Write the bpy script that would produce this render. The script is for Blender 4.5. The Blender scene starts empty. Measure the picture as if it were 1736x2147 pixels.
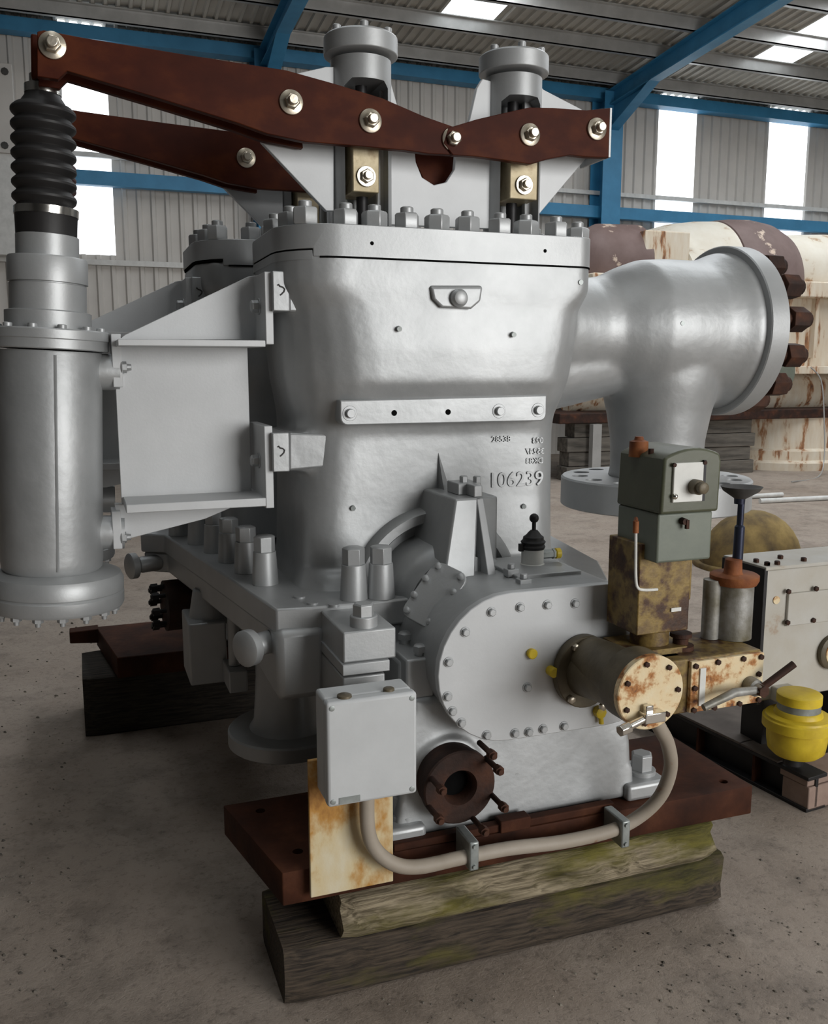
import bpy, bmesh, math, random
from mathutils import Vector, Matrix, Quaternion
random.seed(7)
C = bpy.context.scene.collection
SC = bpy.context.scene
PI = math.pi

# ------------------------------------------------------------------ camera
F = 1900.0
TH = math.atan(303 / F)
PSI = math.atan(F / (5232 * math.cos(TH)))
EYE = Vector((0, 0, 1.6))
_s, _c, _st, _ct = math.sin(PSI), math.cos(PSI), math.sin(TH), math.cos(TH)
VD = Vector((_s * _ct, _c * _ct, -_st))
VR = Vector((_c, -_s, 0))
VU = VR.cross(VD)
cam_d = bpy.data.cameras.new('camera')
cam = bpy.data.objects.new('camera', cam_d)
C.objects.link(cam)
cam_d.sensor_fit = 'HORIZONTAL'
cam_d.sensor_width = 36.0
cam_d.lens = 36.0 * F / 1736
cam_d.clip_start = 0.05
cam_d.clip_end = 200
cam.matrix_world = Matrix.Translation(EYE) @ Matrix((VR, VU, -VD)).transposed().to_4x4()
SC.camera = cam


def at(px, py, Y=None, X=None, Z=None):
    """the point of the place seen at a photograph pixel, on one real plane"""
    v = VD + VR * ((px - 868) / F) + VU * ((1073.5 - py) / F)
    if Y is not None:
        t = Y / v.y
    elif X is not None:
        t = X / v.x
    else:
        t = (Z - EYE.z) / v.z
    return EYE + v * t


# ------------------------------------------------------------------ light
w = bpy.data.worlds.new('world')
SC.world = w
w.use_nodes = True
wb = w.node_tree.nodes['Background']
wb.inputs[0].default_value = (0.80, 0.89, 1.0, 1)
wb.inputs[1].default_value = 1.0
SC.view_settings.view_transform = 'Standard'
SC.view_settings.look = 'None'
SC.view_settings.gamma = 1.0
SC.view_settings.use_curve_mapping = False
SC.view_settings.exposure = 0.0


def area(name, loc, target, sx, sy, power, col):
    d = bpy.data.lights.new(name, 'AREA')
    d.shape = 'RECTANGLE'
    d.size, d.size_y = sx, sy
    d.energy = power
    d.color = col
    o = bpy.data.objects.new(name, d)
    C.objects.link(o)
    o.location = loc
    o.rotation_euler = (Vector(target) - Vector(loc)).to_track_quat('-Z', 'Y').to_euler()
    return o


WALL_Y = 15.0
# daylight through the open loading door behind the photographer
area('door_daylight', (5.6, -6.9, 2.8), (1.0, 2.4, 1.6), 5.6, 4.8, 710, (1.0, 0.985, 0.96))
SKY_X = (0.10, 5.70, 11.33, 17.0)


def roof_z(y):
    return 6.52 + (14.56 - y) * 0.082


for i, sx in enumerate(SKY_X):
    area('rooflight_daylight', (sx, 8.2 if sx > 3 else 4.5, roof_z(8.2 if sx > 3 else 4.5) - 0.30), (sx, 8.4 if sx > 3 else 4.5, 0), 0.85, 9.0, 250 if sx > 3 else 45, (0.94, 0.97, 1.0))


# ------------------------------------------------------------------ materials
def new_mat(name):
    m = bpy.data.materials.new(name)
    m.use_nodes = True
    nt = m.node_tree
    return m, nt, nt.nodes['Principled BSDF']


def coords(nt, scale=(1, 1, 1), obj=True):
    tc = nt.nodes.new('ShaderNodeTexCoord')
    mp = nt.nodes.new('ShaderNodeMapping')
    mp.inputs['Scale'].default_value = scale
    nt.links.new(tc.outputs['Object'], mp.inputs['Vector'])
    return mp.outputs['Vector']


def noise(nt, vec, scale, detail=5, rough=0.6):
    n = nt.nodes.new('ShaderNodeTexNoise')
    n.inputs['Scale'].default_value = scale
    n.inputs['Detail'].default_value = detail
    n.inputs['Roughness'].default_value = rough
    nt.links.new(vec, n.inputs['Vector'])
    return n.outputs['Fac']


def ramp(nt, fac, stops):
    r = nt.nodes.new('ShaderNodeValToRGB')
    e = r.color_ramp.elements
    while len(e) < len(stops):
        e.new(0.5)
    for i, (p, c) in enumerate(stops):
        e[i].position = p
        e[i].color = (c[0], c[1], c[2], 1)
    nt.links.new(fac, r.inputs['Fac'])
    return r.outputs['Color']


def mixc(nt, fac, a, b):
    m = nt.nodes.new('ShaderNodeMix')
    m.data_type = 'RGBA'
    for sock, v in ((m.inputs[0], fac), (m.inputs[6], a), (m.inputs[7], b)):
        if isinstance(v, (int, float)):
            sock.default_value = v
        elif isinstance(v, tuple):
            sock.default_value = (v[0], v[1], v[2], 1)
        else:
            nt.links.new(v, sock)
    return m.outputs[2]


def bump(nt, p, fac, strength, dist=0.01):
    b = nt.nodes.new('ShaderNodeBump')
    b.inputs['Strength'].default_value = strength
    b.inputs['Distance'].default_value = dist
    nt.links.new(fac, b.inputs['Height'])
    nt.links.new(b.outputs['Normal'], p.inputs['Normal'])


def mottled(name, stops, scale=6, rough=0.5, metal=0.0, bmp=0.2, bscale=60, stretch=(1, 1, 1), detail=6, rvar=0.0, bdist=0.004):
    m, nt, p = new_mat(name)
    v = coords(nt, stretch)
    n = noise(nt, v, scale, detail)
    nt.links.new(ramp(nt, n, stops), p.inputs['Base Color'])
    p.inputs['Roughness'].default_value = rough
    p.inputs['Metallic'].default_value = metal
    if bmp:
        bump(nt, p, noise(nt, v, bscale, 4), bmp, bdist)
    return m


def g(v):
    return (v, v, v)


def flat(name, col, rough=0.5, metal=0.0, var=0.12, scale=9):
    a = tuple(c * (1 - var) for c in col)
    b = tuple(min(1, c * (1 + var)) for c in col)
    return mottled(name, [(0.3, a), (0.7, b)], scale, rough, metal, 0.06, 90)


def emit(name, col, strength):
    m, nt, p = new_mat(name)
    p.inputs['Base Color'].default_value = (0.8, 0.85, 0.9, 1)
    p.inputs['Emission Color'].default_value = (*col, 1)
    p.inputs['Emission Strength'].default_value = strength
    return m


M = {}
m, nt, p = new_mat('silver_painted_casting')
v = coords(nt)
nt.links.new(ramp(nt, noise(nt, v, 6, 5), [(0.28, (.36, .37, .373)), (0.72, (.46, .47, .473))]), p.inputs['Base Color'])
p.inputs['Roughness'].default_value = .47
p.inputs['Metallic'].default_value = .5
ad = nt.nodes.new('ShaderNodeMath'); ad.operation = 'MULTIPLY_ADD'
nt.links.new(noise(nt, v, 55, 5, .6), ad.inputs[0]); ad.inputs[1].default_value = .16
nt.links.new(noise(nt, v, 8, 3, .5), ad.inputs[2])
bump(nt, p, ad.outputs[0], .15, .022)
M['cast'] = m
M['silver'] = mottled('silver_painted_steel', [(0.3, (.38, .39, .393)), (0.7, (.46, .47, .473))], 5, .46, .48, .08, 110)
M['plate'] = mottled('silver_painted_plate', [(0.3, (.50, .51, .515)), (0.7, (.57, .58, .585))], 4, .5, .2, .05, 120)
M['lever'] = mottled('red_brown_rusted_steel', [(0.25, (.028, .0055, .003)), (0.5, (.055, .011, .0045)), (0.62, (.082, .019, .006)), (0.8, (.042, .009, .004))], 5, .55, .0, .05, 70, (1, 1, 1.6))
M['lever'].node_tree.nodes['Principled BSDF'].inputs['Specular IOR Level'].default_value = .12
M['rust'] = mottled('dark_rust', [(0.3, (.012, .006, .004)), (0.5, (.035, .013, .007)), (0.66, (.075, .025, .010)), (0.85, (.22, .075, .016))], 9, .75, .2, .5, 60)
M['plate_rust'] = mottled('brown_rusted_plate', [(0.3, (.022, .009, .006)), (0.55, (.060, .021, .011)), (0.75, (.11, .042, .020))], 6, .7, .0, .3, 40)
M['plate_rust'].node_tree.nodes['Principled BSDF'].inputs['Specular IOR Level'].default_value = .15
M['brass'] = mottled('zinc_passivated_steel', [(0.3, (.46, .41, .32)), (0.7, (.66, .60, .50))], 14, .32, .85, .1, 80)
M['brassblock'] = mottled('brass_block', [(0.3, (.36, .29, .17)), (0.55, (.52, .44, .29)), (0.75, (.20, .12, .05))], 10, .5, .35, .2, 60)
M['chrome'] = flat('bright_steel', (.75, .73, .68), .2, 1.0)
M['rubber'] = flat('black_rubber', (.012, .011, .011), .55)
M['rubber_red'] = flat('dark_red_rubber', (.05, .012, .014), .55)
M['black'] = flat('black_void_shade', (.006, .006, .006), .8)  # black that stands in for the shade inside gaps and holes
M['black'].node_tree.nodes['Principled BSDF'].inputs['Specular IOR Level'].default_value = 0
M['box'] = mottled('pale_grey_enamel', [(0.35, (.51, .525, .53)), (0.7, (.58, .595, .60))], 6, .55, 0, .05, 90)
M['boxlid'] = M['box']
M['creamrust'] = mottled('cream_paint_rust_streaks', [(0.34, (.20, .065, .010)), (0.44, (.48, .24, .05)), (0.53, (.66, .54, .32)), (0.75, (.72, .68, .54))], 7, .6, 0, .2, 50, (1, 1, .6))
M['creamspot'] = mottled('cream_paint_rust_spots', [(0.34, (.10, .028, .010)), (0.42, (.42, .17, .04)), (0.50, (.76, .60, .36)), (0.75, (.80, .72, .52))], 16, .6, 0, .25, 60)
M['green'] = mottled('olive_green_enamel', [(0.3, (.070, .076, .045)), (0.7, (.098, .104, .065))], 8, .42, 0, .08, 70)
M['greygreen'] = mottled('grey_green_enamel', [(0.3, (.135, .155, .125)), (0.7, (.175, .195, .155))], 8, .45, 0, .08, 70)
M['oilrust'] = mottled('oily_rusted_housing', [(0.30, (.018, .008, .006)), (0.42, (.07, .030, .012)), (0.52, (.25, .17, .05)), (0.60, (.17, .11, .04)), (0.70, (.045, .022, .028))], 11, .5, .2, .3, 50)
M['oilgrey'] = mottled('oily_grey_housing', [(0.3, (.06, .048, .028)), (0.6, (.13, .105, .065)), (0.8, (.20, .155, .09))], 8, .5, .2, .25, 50)
M['gasket'] = flat('white_plate', (.70, .70, .66), .45)
M['yellow'] = mottled('yellow_paint', [(0.3, (.52, .36, .015)), (0.6, (.72, .53, .03)), (0.85, (.60, .42, .03))], 9, .45, 0, .12, 60)
M['galv'] = mottled('galvanised_steel', [(0.3, (.25, .27, .26)), (0.7, (.42, .45, .44))], 18, .45, .6, .1, 60)
M['conduit'] = mottled('grey_beige_conduit', [(0.33, (.24, .09, .03)), (0.40, (.34, .29, .23)), (0.7, (.40, .35, .29))], 6, .6, 0, .08, 70)
M['blue'] = mottled('blue_painted_steel', [(0.3, (.028, .18, .34)), (0.7, (.045, .24, .44))], 3, .5, 0, .05, 40)
M['purlin'] = mottled('galvanised_purlin', [(0.3, (.36, .36, .35)), (0.7, (.48, .48, .47))], 3, .4, .4, .05, 40)
M['rail'] = flat('white_painted_rail', (.62, .62, .60), .5)
M['clad'] = mottled('beige_grey_cladding', [(0.3, (.52, .50, .47)), (0.7, (.60, .575, .54))], 1.5, .6, .05, .04, 40)
M['dark_clad'] = mottled('low_bounce_dark_cladding', [(0.3, (.07, .07, .07)), (0.7, (.10, .10, .10))], 1.5, .7)  # unseen walls darkened to cut bounce light on the machine's left faces
M['roof'] = mottled('grey_roof_sheeting', [(0.3, (.42, .40, .36)), (0.7, (.52, .50, .45))], 1.5, .6, .1, .04, 40)
M['window'] = emit('translucent_wall_panel', (.95, .98, 1.0), 1.8)
M['skylight'] = emit('translucent_roof_panel', (.90, .96, 1.0), 1.6)
M['oldsilver'] = mottled('weathered_galvanised_cylinder', [(0.3, (.10, .085, .04)), (0.48, (.22, .21, .18)), (0.75, (.42, .42, .41))], 12, .5, .35, .2, 60)
M['greybox'] = mottled('off_white_paint_with_rust_runs', [(0.28, (.30, .15, .055)), (0.37, (.46, .43, .37)), (0.7, (.52, .51, .475))], 5, .55, 0, .1, 60)
M['cream'] = mottled('flaking_cream_paint', [(0.28, (.10, .045, .03)), (0.36, (.45, .30, .18)), (0.42, (.70, .65, .55)), (0.75, (.78, .75, .67))], 2.6, .7, 0, .2, 12)
M['creamrun'] = mottled('cream_paint_with_rust_runs', [(0.30, (.10, .055, .045)), (0.38, (.36, .17, .075)), (0.46, (.66, .56, .43)), (0.75, (.74, .69, .59))], 3.4, .75, 0, .2, 12, (2.2, 2.2, .5))
M['purple'] = mottled('purple_brown_primer', [(0.34, (.62, .50, .40)), (0.38, (.15, .10, .09)), (0.7, (.20, .14, .13))], 2.6, .65, 0, .15, 12)
M['oldwood'] = mottled('grey_old_timber', [(0.3, (.05, .045, .038)), (0.7, (.19, .17, .145))], 5, .85, 0, .4, 20, (.3, 3, 3))
M['darkgrey'] = flat('dark_grey_debris', (.055, .053, .05), .8, 0, .4)
M['ochre'] = mottled('ochre_corroded_casting', [(0.3, (.06, .040, .02)), (0.5, (.20, .135, .045)), (0.68, (.34, .24, .08)), (0.8, (.13, .105, .08))], 4, .8, 0, .4, 25)
M['pinkwood'] = mottled('bare_timber_end', [(0.3, (.22, .15, .12)), (0.7, (.36, .26, .21))], 8, .8, 0, .3, 40)
M['blacksteel'] = flat('blackened_steel', (.018, .017, .018), .5, .3, .3)
M['bluesteel'] = flat('blue_black_steel_rod', (.03, .035, .06), .35, .6, .3)


def timber_mat(name, dark, mid, moss, mosslo):
    m, nt, p = new_mat(name)
    v = coords(nt, (1, 6, 6))
    n1 = noise(nt, v, 3.0, 8, .7)
    fib = noise(nt, coords(nt, (2.5, 40, 40)), 3.0, 6, .6)
    base = mixc(nt, ramp(nt, fib, [(.36, g(0)), (.62, g(1))]), dark, mid)
    blot = ramp(nt, noise(nt, coords(nt, (1, 2.6, 2.6)), 2.6, 5), [(mosslo, g(0)), (mosslo + .16, g(1))])
    mossc = mixc(nt, ramp(nt, n1, [(.38, g(0)), (.62, g(1))]), tuple(c * .22 for c in moss), moss)
    nt.links.new(mixc(nt, blot, base, mossc), p.inputs['Base Color'])
    p.inputs['Roughness'].default_value = .85
    bump(nt, p, fib, .7, .008)
    return m


M['timber_pale'] = timber_mat('pale_mossy_timber', (.10, .078, .045), (.36, .30, .20), (.15, .13, .022), .44)
M['timber_dark'] = timber_mat('dark_mossy_timber', (.018, .013, .009), (.085, .062, .042), (.13, .115, .02), .50)
M['timber_black'] = timber_mat('shaded_timber', (.012, .010, .008), (.05, .04, .03), (.03, .026, .012), .6)  # shade on the far timber is put into these near-black colours

# concrete floor
m, nt, p = new_mat('stained_concrete')
v = coords(nt)
big = noise(nt, v, .9, 6, .65)
mid_ = noise(nt, v, 5.0, 8, .7)
fine = noise(nt, v, 42, 6, .75)
base = ramp(nt, big, [(0.30, (.285, .228, .182)), (0.5, (.35, .290, .240)), (0.70, (.41, .350, .295))])
st = ramp(nt, mid_, [(0.36, g(.55)), (0.52, g(1))])
mm = nt.nodes.new('ShaderNodeMix'); mm.data_type = 'RGBA'; mm.blend_type = 'MULTIPLY'; mm.inputs[0].default_value = .6
nt.links.new(base, mm.inputs[6]); nt.links.new(st, mm.inputs[7])
sp = ramp(nt, fine, [(0.34, g(.30)), (0.47, g(1)), (.62, g(1)), (.72, g(1.35))])
m2 = nt.nodes.new('ShaderNodeMix'); m2.data_type = 'RGBA'; m2.blend_type = 'MULTIPLY'; m2.inputs[0].default_value = .5
nt.links.new(mm.outputs[2], m2.inputs[6]); nt.links.new(sp, m2.inputs[7])
nt.links.new(m2.outputs[2], p.inputs['Base Color'])
p.inputs['Roughness'].default_value = .75
bump(nt, p, fine, .6, .008)
M['floor'] = m
M['orange_rust'] = mottled('orange_rust', [(0.3, (.06, .018, .008)), (0.5, (.19, .055, .014)), (0.7, (.32, .11, .03))], 9, .75, 0, .3, 60)
M['deck'] = mottled('dusty_brown_deck', [(0.3, (.07, .055, .045)), (0.7, (.17, .14, .12))], 4, .8, 0, .2, 30)
M['grit'] = mottled('grit_crumbs', [(0.4, (.07, .06, .05)), (0.6, (.26, .23, .19))], 2, .9, 0, 0)

# ------------------------------------------------------------------ mesh helpers
W = {}


def wpos(o):
    return W.get(o.name, Vector((0, 0, 0))) if o else Vector((0, 0, 0))


class MB:
    def __init__(self):
        self.bm = bmesh.new()

    def faces(self, vs, fs):
        v = [self.bm.verts.new(p) for p in vs]
        for f in fs:
            try:
                self.bm.faces.new([v[i] for i in f])
            except ValueError:
                pass
        return v

    def box(self, x0, x1, y0, y1, z0, z1):
        vs = [(x0, y0, z0), (x1, y0, z0), (x1, y1, z0), (x0, y1, z0), (x0, y0, z1), (x1, y0, z1), (x1, y1, z1), (x0, y1, z1)]
        self.faces(vs, [(3, 2, 1, 0), (4, 5, 6, 7), (0, 1, 5, 4), (1, 2, 6, 5), (2, 3, 7, 6), (3, 0, 4, 7)])
        return self

    def hexa(self, vs):
        """eight corners: four below (counter-clockwise), four above"""
        self.faces(vs, [(3, 2, 1, 0), (4, 5, 6, 7), (0, 1, 5, 4), (1, 2, 6, 5), (2, 3, 7, 6), (3, 0, 4, 7)])
        return self

    def loft(self, rings, cap=True):
        n = len(rings[0])
        vv = [[self.bm.verts.new(p) for p in r] for r in rings]
        for a, b in zip(vv, vv[1:]):
            for i in range(n):
                j = (i + 1) % n
                self.bm.faces.new((a[i], a[j], b[j], b[i]))
        if cap:
            self.bm.faces.new(list(reversed(vv[0])))
            self.bm.faces.new(vv[-1])
        return self

    def lathe(self, o, axis, prof, n=32, cap=True, ph=0.0):
        o = Vector(o); a = Vector(axis).normalized()
        u = a.orthogonal().normalized() if abs(a.z) < .99 else Vector((1, 0, 0))
        if abs(a.z) < .99:
            u = Vector((0, 0, 1)) - a * a.z
            u.normalize()
        q = a.cross(u)
        rings = []
        for t, r in prof:
            r = max(r, 1e-4)
            rings.append([o + a * t + (u * math.cos(ph + 2 * PI * i / n) + q * math.sin(ph + 2 * PI * i / n)) * r for i in range(n)])
        return self.loft(rings, cap)

    def cyl(self, p0, p1, r, r1=None, n=24, ph=0.0):
        p0 = Vector(p0); p1 = Vector(p1); d = p1 - p0
        return self.lathe(p0, d, [(0, r), (d.length, r if r1 is None else r1)], n, True, ph)

    def prism(self, pts, y0, y1):
        """polygon of (x, z) pulled from y0 to y1"""
        return self.loft([[Vector((x, y0, z)) for x, z in pts], [Vector((x, y1, z)) for x, z in pts]])

    def prism_z(self, pts, z0, z1):
        return self.loft([[Vector((x, y, z0)) for x, y in pts], [Vector((x, y, z1)) for x, y in pts]])

    def tube(self, pts, r, n=12, closed=False):
        pts = [Vector(q) for q in pts]
        rings = []
        up = None
        for i, q in enumerate(pts):
            d = (pts[min(i + 1, len(pts) - 1)] - pts[max(i - 1, 0)]).normalized()
            if up is None:
                up = d.orthogonal().normalized()
            up = (up - d * up.dot(d)).normalized()
            s = d.cross(up)
            rr = r[i] if isinstance(r, (list, tuple)) else r
            rings.append([q + (up * math.cos(2 * PI * k / n) + s * math.sin(2 * PI * k / n)) * rr for k in range(n)])
        return self.loft(rings)

    def ball(self, c, r, sx=1, sy=1, sz=1, n=20):
        c = Vector(c)
        rings = []
        for j in range(1, n // 2):
            a = PI * j / (n // 2)
            rings.append([c + Vector((math.sin(a) * math.cos(2 * PI * i / n) * r * sx, math.sin(a) * math.sin(2 * PI * i / n) * r * sy, -math.cos(a) * r * sz)) for i in range(n)])
        return self.loft(rings)

    def rot(self, mat, about):
        T = Matrix.Translation(Vector(about))
        bmesh.ops.transform(self.bm, matrix=T @ mat @ T.inverted(), verts=self.bm.verts)
        return self


def finish(o, smooth):
    me = o.data
    if smooth:
        me.polygons.foreach_set('use_smooth', [True] * len(me.polygons))
        me.set_sharp_from_angle(angle=math.radians(smooth))


def build(mb, name, mat, parent=None, bevel=0.0, smooth=38, seg=2):
    bm = mb.bm
    bmesh.ops.recalc_face_normals(bm, faces=bm.faces)
    lo = Vector((min(v.co.x for v in bm.verts), min(v.co.y for v in bm.verts), min(v.co.z for v in bm.verts)))
    hi = Vector((max(v.co.x for v in bm.verts), max(v.co.y for v in bm.verts), max(v.co.z for v in bm.verts)))
    c = (lo + hi) / 2
    for v_ in bm.verts:
        v_.co -= c
    me = bpy.data.meshes.new(name)
    bm.to_mesh(me)
    bm.free()
    o = bpy.data.objects.new(name, me)
    C.objects.link(o)
    me.materials.append(M[mat] if isinstance(mat, str) else mat)
    o.location = c - wpos(parent)
    if parent:
        o.parent = parent
    W[o.name] = c
    finish(o, smooth)
    if bevel:
        b = o.modifiers.new('bevel', 'BEVEL')
        b.width = bevel
        b.segments = seg
        b.limit_method = 'ANGLE'
        b.angle_limit = math.radians(40)
    return o


def bake(o, smooth=60):
    dg = bpy.context.evaluated_depsgraph_get()
    me = bpy.data.meshes.new_from_object(o.evaluated_get(dg))
    o.modifiers.clear()
    o.data = me
    finish(o, smooth)
    return o


def casting(o, voxel=.010, it=5, factor=.5):
    r = o.modifiers.new('remesh', 'REMESH')
    r.mode = 'VOXEL'
    r.voxel_size = voxel
    s = o.modifiers.new('smooth', 'SMOOTH')
    s.factor = factor
    s.iterations = it
    return bake(o, 60)


def cut(o, cutter, smooth=38):
    """cut a hole, leaving one plain mesh"""
    co = build(cutter, 'cutter', 'black', None, 0, 0)
    b = o.modifiers.new('bool', 'BOOLEAN')
    b.operation = 'DIFFERENCE'
    b.solver = 'EXACT'
    b.object = co
    bpy.context.view_layer.update()
    # modifiers other than the cut wait
    bake(o, smooth)
    bpy.data.objects.remove(co)
    return o


def tag(o, label=None, cat=None, group=None, kind=None):
    if label: o['label'] = label
    if cat: o['category'] = cat
    if group: o['group'] = group
    if kind: o['kind'] = kind
    return o


def thing(name, loc, label, cat, group=None):
    o = bpy.data.objects.new(name, None)
    o.empty_display_size = .1
    C.objects.link(o)
    o.location = loc
    W[o.name] = Vector(loc)
    return tag(o, label, cat, group)


def inst(proto, name, parent, loc, rot=None):
    """another piece with the same shape as proto (a mesh object), centred at loc"""
    o = proto.copy()
    o.name = name
    C.objects.link(o)
    o.parent = parent
    o.location = Vector(loc) - wpos(parent)
    W[o.name] = Vector(loc)
    if rot is not None:
        o.rotation_euler = rot
    return o


def copy_tree(o, parent, off):
    c = o.copy()
    C.objects.link(c)
    c.parent = parent
    c.location = o.location + Vector(off)
    W[c.name] = wpos(o) + Vector(off)
    for ch in [k for k in bpy.data.objects if k.parent == o]:
        copy_tree(ch, c, (0, 0, 0))
    return c


def rrect(x0, x1, y0, y1, r, z, k=6):
    """rounded rectangle ring at height z"""
    pts = []
    for cx, cy, a0 in ((x1 - r, y0 + r, -PI / 2), (x1 - r, y1 - r, 0), (x0 + r, y1 - r, PI / 2), (x0 + r, y0 + r, PI)):
        for i in range(k + 1):
            a = a0 + PI / 2 * i / k
            pts.append(Vector((cx + r * math.cos(a), cy + r * math.sin(a), z)))
    return pts


def rr4(x0, x1, y0, y1, rl, rr, z, k=6):
    pts = []
    for cx, cy, a0, r in ((x1 - rr, y0 + rr, -PI / 2, rr), (x1 - rr, y1 - rr, 0, rr), (x0 + rl, y1 - rl, PI / 2, rl), (x0 + rl, y0 + rl, PI, rl)):
        for i in range(k + 1):
            a = a0 + PI / 2 * i / k
            pts.append(Vector((cx + r * math.cos(a), cy + r * math.sin(a), z)))
    return pts


def struct(mb, name, mat, smooth=30, bevel=0):
    o = build(mb, name, mat, None, bevel, smooth)
    o['kind'] = 'structure'
    return o


# ------------------------------------------------------------------ the hall
HX0, HX1, HY0 = -9.0, 23.0, -7.0
mb = MB(); mb.box(HX0, HX1, HY0 - 6, WALL_Y + .3, -.12, 0)
struct(mb, 'floor', 'floor', 0)


def corr_profile(x0, x1, pitch, depth):
    out = []
    x = x0
    while x < x1:
        out += [(x, 0), (x + pitch * .55, 0), (x + pitch * .66, depth), (x + pitch * .89, depth)]
        x += pitch
    return [q for q in out if q[0] <= x1]


WINS = [(0.0, .67), (10.34, 11.13), (12.86, 13.77), (16.3, 17.2), (19.0, 19.9)]
mb = MB()
pr = corr_profile(HX0, HX1, .21, .035)
WZ0, WZ1 = 3.29, 6.66


def inwin(x):
    return any(a <= x <= b for a, b in WINS)


for (xa, ya), (xb, yb) in zip(pr, pr[1:]):
    xm = (xa + xb) / 2
    spans = [(0, WZ0)] if inwin(xm) else [(0, 6.6)]
    for z0, z1 in spans:
        mb.faces([(xa, WALL_Y - ya, z0), (xb, WALL_Y - yb, z0), (xb, WALL_Y - yb, z1), (xa, WALL_Y - ya, z1)], [(0, 1, 2, 3)])
mb.box(HX0, HX1, WALL_Y + .05, WALL_Y + .12, 0, 3.2)
struct(mb, 'wall_back', 'clad', 0)
for i, (a, b) in enumerate(WINS):
    mb = MB(); mb.box(a - .08, b + .08, WALL_Y + .01, WALL_Y + .04, WZ0 - .06, WZ1 + .06)
    o = struct(mb, 'window_%d' % (i + 1), 'window', 0)
# side walls, front wall with the open door
mb = MB(); mb.box(HX0 - .15, HX0, HY0, WALL_Y, 0, 8.6)
struct(mb, 'wall_left', 'dark_clad', 0)
mb = MB(); mb.box(HX1, HX1 + .15, HY0, WALL_Y, 0, 8.6)
struct(mb, 'wall_right', 'clad', 0)
mb = MB()
mb.box(HX0, 2.7, HY0 - .15, HY0, 0, 8.6); mb.box(8.5, HX1, HY0 - .15, HY0, 0, 8.6); mb.box(2.7, 8.5, HY0 - .15, HY0, 5.1, 8.6)
struct(mb, 'wall_front', 'dark_clad', 0)
# roof sheets with translucent strips
mb = MB()
pr = corr_profile(HX0, HX1, .17, .035)
SKY_HALF = .44


def insky(x):
    return any(abs(x - s) < SKY_HALF for s in SKY_X)


Y_SKY0, Y_SKY1 = -3.0, 13.32
for (xa, za), (xb, zb) in zip(pr, pr[1:]):
    spans = [(HY0, Y_SKY0), (Y_SKY1, WALL_Y + .2)] if insky((xa + xb) / 2) else [(HY0, WALL_Y + .2)]
    for y0, y1 in spans:
        mb.faces([(xa, y0, roof_z(y0) + .10 - za), (xb, y0, roof_z(y0) + .10 - zb), (xb, y1, roof_z(y1) + .10 - zb), (xa, y1, roof_z(y1) + .10 - za)], [(0, 1, 2, 3)])
struct(mb, 'ceiling', 'roof', 0)
for i, s in enumerate(SKY_X):
    mb = MB()
    y0, y1 = Y_SKY0 - .1, (Y_SKY1 + .1 if s > 3 else 11.4)
    mb.hexa([(s - .5, y0, roof_z(y0) + .12), (s + .5, y0, roof_z(y0) + .12), (s + .5, y1, roof_z(y1) + .12), (s - .5, y1, roof_z(y1) + .12),
             (s - .5, y0, roof_z(y0) + .14), (s + .5, y0, roof_z(y0) + .14), (s + .5, y1, roof_z(y1) + .14), (s - .5, y1, roof_z(y1) + .14)])
    struct(mb, 'window_%d' % (len(WINS) + i + 1), 'skylight', 0)
tn = 0


def trim(mb, mat, bevel=0):
    global tn
    tn += 1
    return struct(mb, 'trim_%d' % tn, mat, 0, bevel)


# Z purlins along the hall
for y in (14.36, 13.22, 12.24, 11.15, 10.05, 8.95, 7.85, 6.75, 5.6):
    z = roof_z(y) + .065
    mb = MB()
    mb.box(HX0, HX1, y - .012, y + .012, z - .185, z)
    mb.box(HX0, HX1, y - .012, y + .075, z - .185, z - .173)
    mb.box(HX0, HX1, y - .075, y + .012, z - .012, z)
    trim(mb, 'purlin')
# portal frames: columns, rafters, haunches
for fx in (-3.1, 2.96, 9.06, 15.1, 21.0):
    mb = MB()
    mb.box(fx - .19, fx + .19, WALL_Y - .50, WALL_Y - .485, 0, 6.35)
    mb.box(fx - .19, fx + .19, WALL_Y - .085, WALL_Y - .07, 0, 6.35)
    mb.box(fx - .012, fx + .012, WALL_Y - .49, WALL_Y - .08, 0, 6.35)
    trim(mb, 'blue')
    mb = MB()

    def top(y): return roof_z(y) - .145

    def bot(y): return 6.20 + (13.46 - y) * .067

    y0, y1 = HY0, WALL_Y - .1
    for hw, a, b in ((.010, lambda y: bot(y), lambda y: top(y)), (.10, lambda y: bot(y) - .012, lambda y: bot(y) + .006), (.10, lambda y: top(y) - .012, lambda y: top(y) + .004)):
        mb.hexa([(fx - hw, y0, a(y0)), (fx + hw, y0, a(y0)), (fx + hw, y1, a(y1)), (fx - hw, y1, a(y1)),
                 (fx - hw, y0, b(y0)), (fx + hw, y0, b(y0)), (fx + hw, y1, b(y1)), (fx - hw, y1, b(y1))])
    # haunch
    yh = 13.3
    for hw, dz in ((.010, 0), (.10, .02)):
        if dz == 0:
            pts = [(yh, bot(yh)), (WALL_Y - .5, 5.72), (WALL_Y - .5, bot(WALL_Y - .5))]
        else:
            pts = [(yh, bot(yh) - .004), (WALL_Y - .5, 5.71), (WALL_Y - .5, 5.73), (yh, bot(yh) + .012)]
        mb.loft([[Vector((fx - hw, a, b)) for a, b in pts], [Vector((fx + hw, a, b)) for a, b in pts]])
    trim(mb, 'blue')
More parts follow.
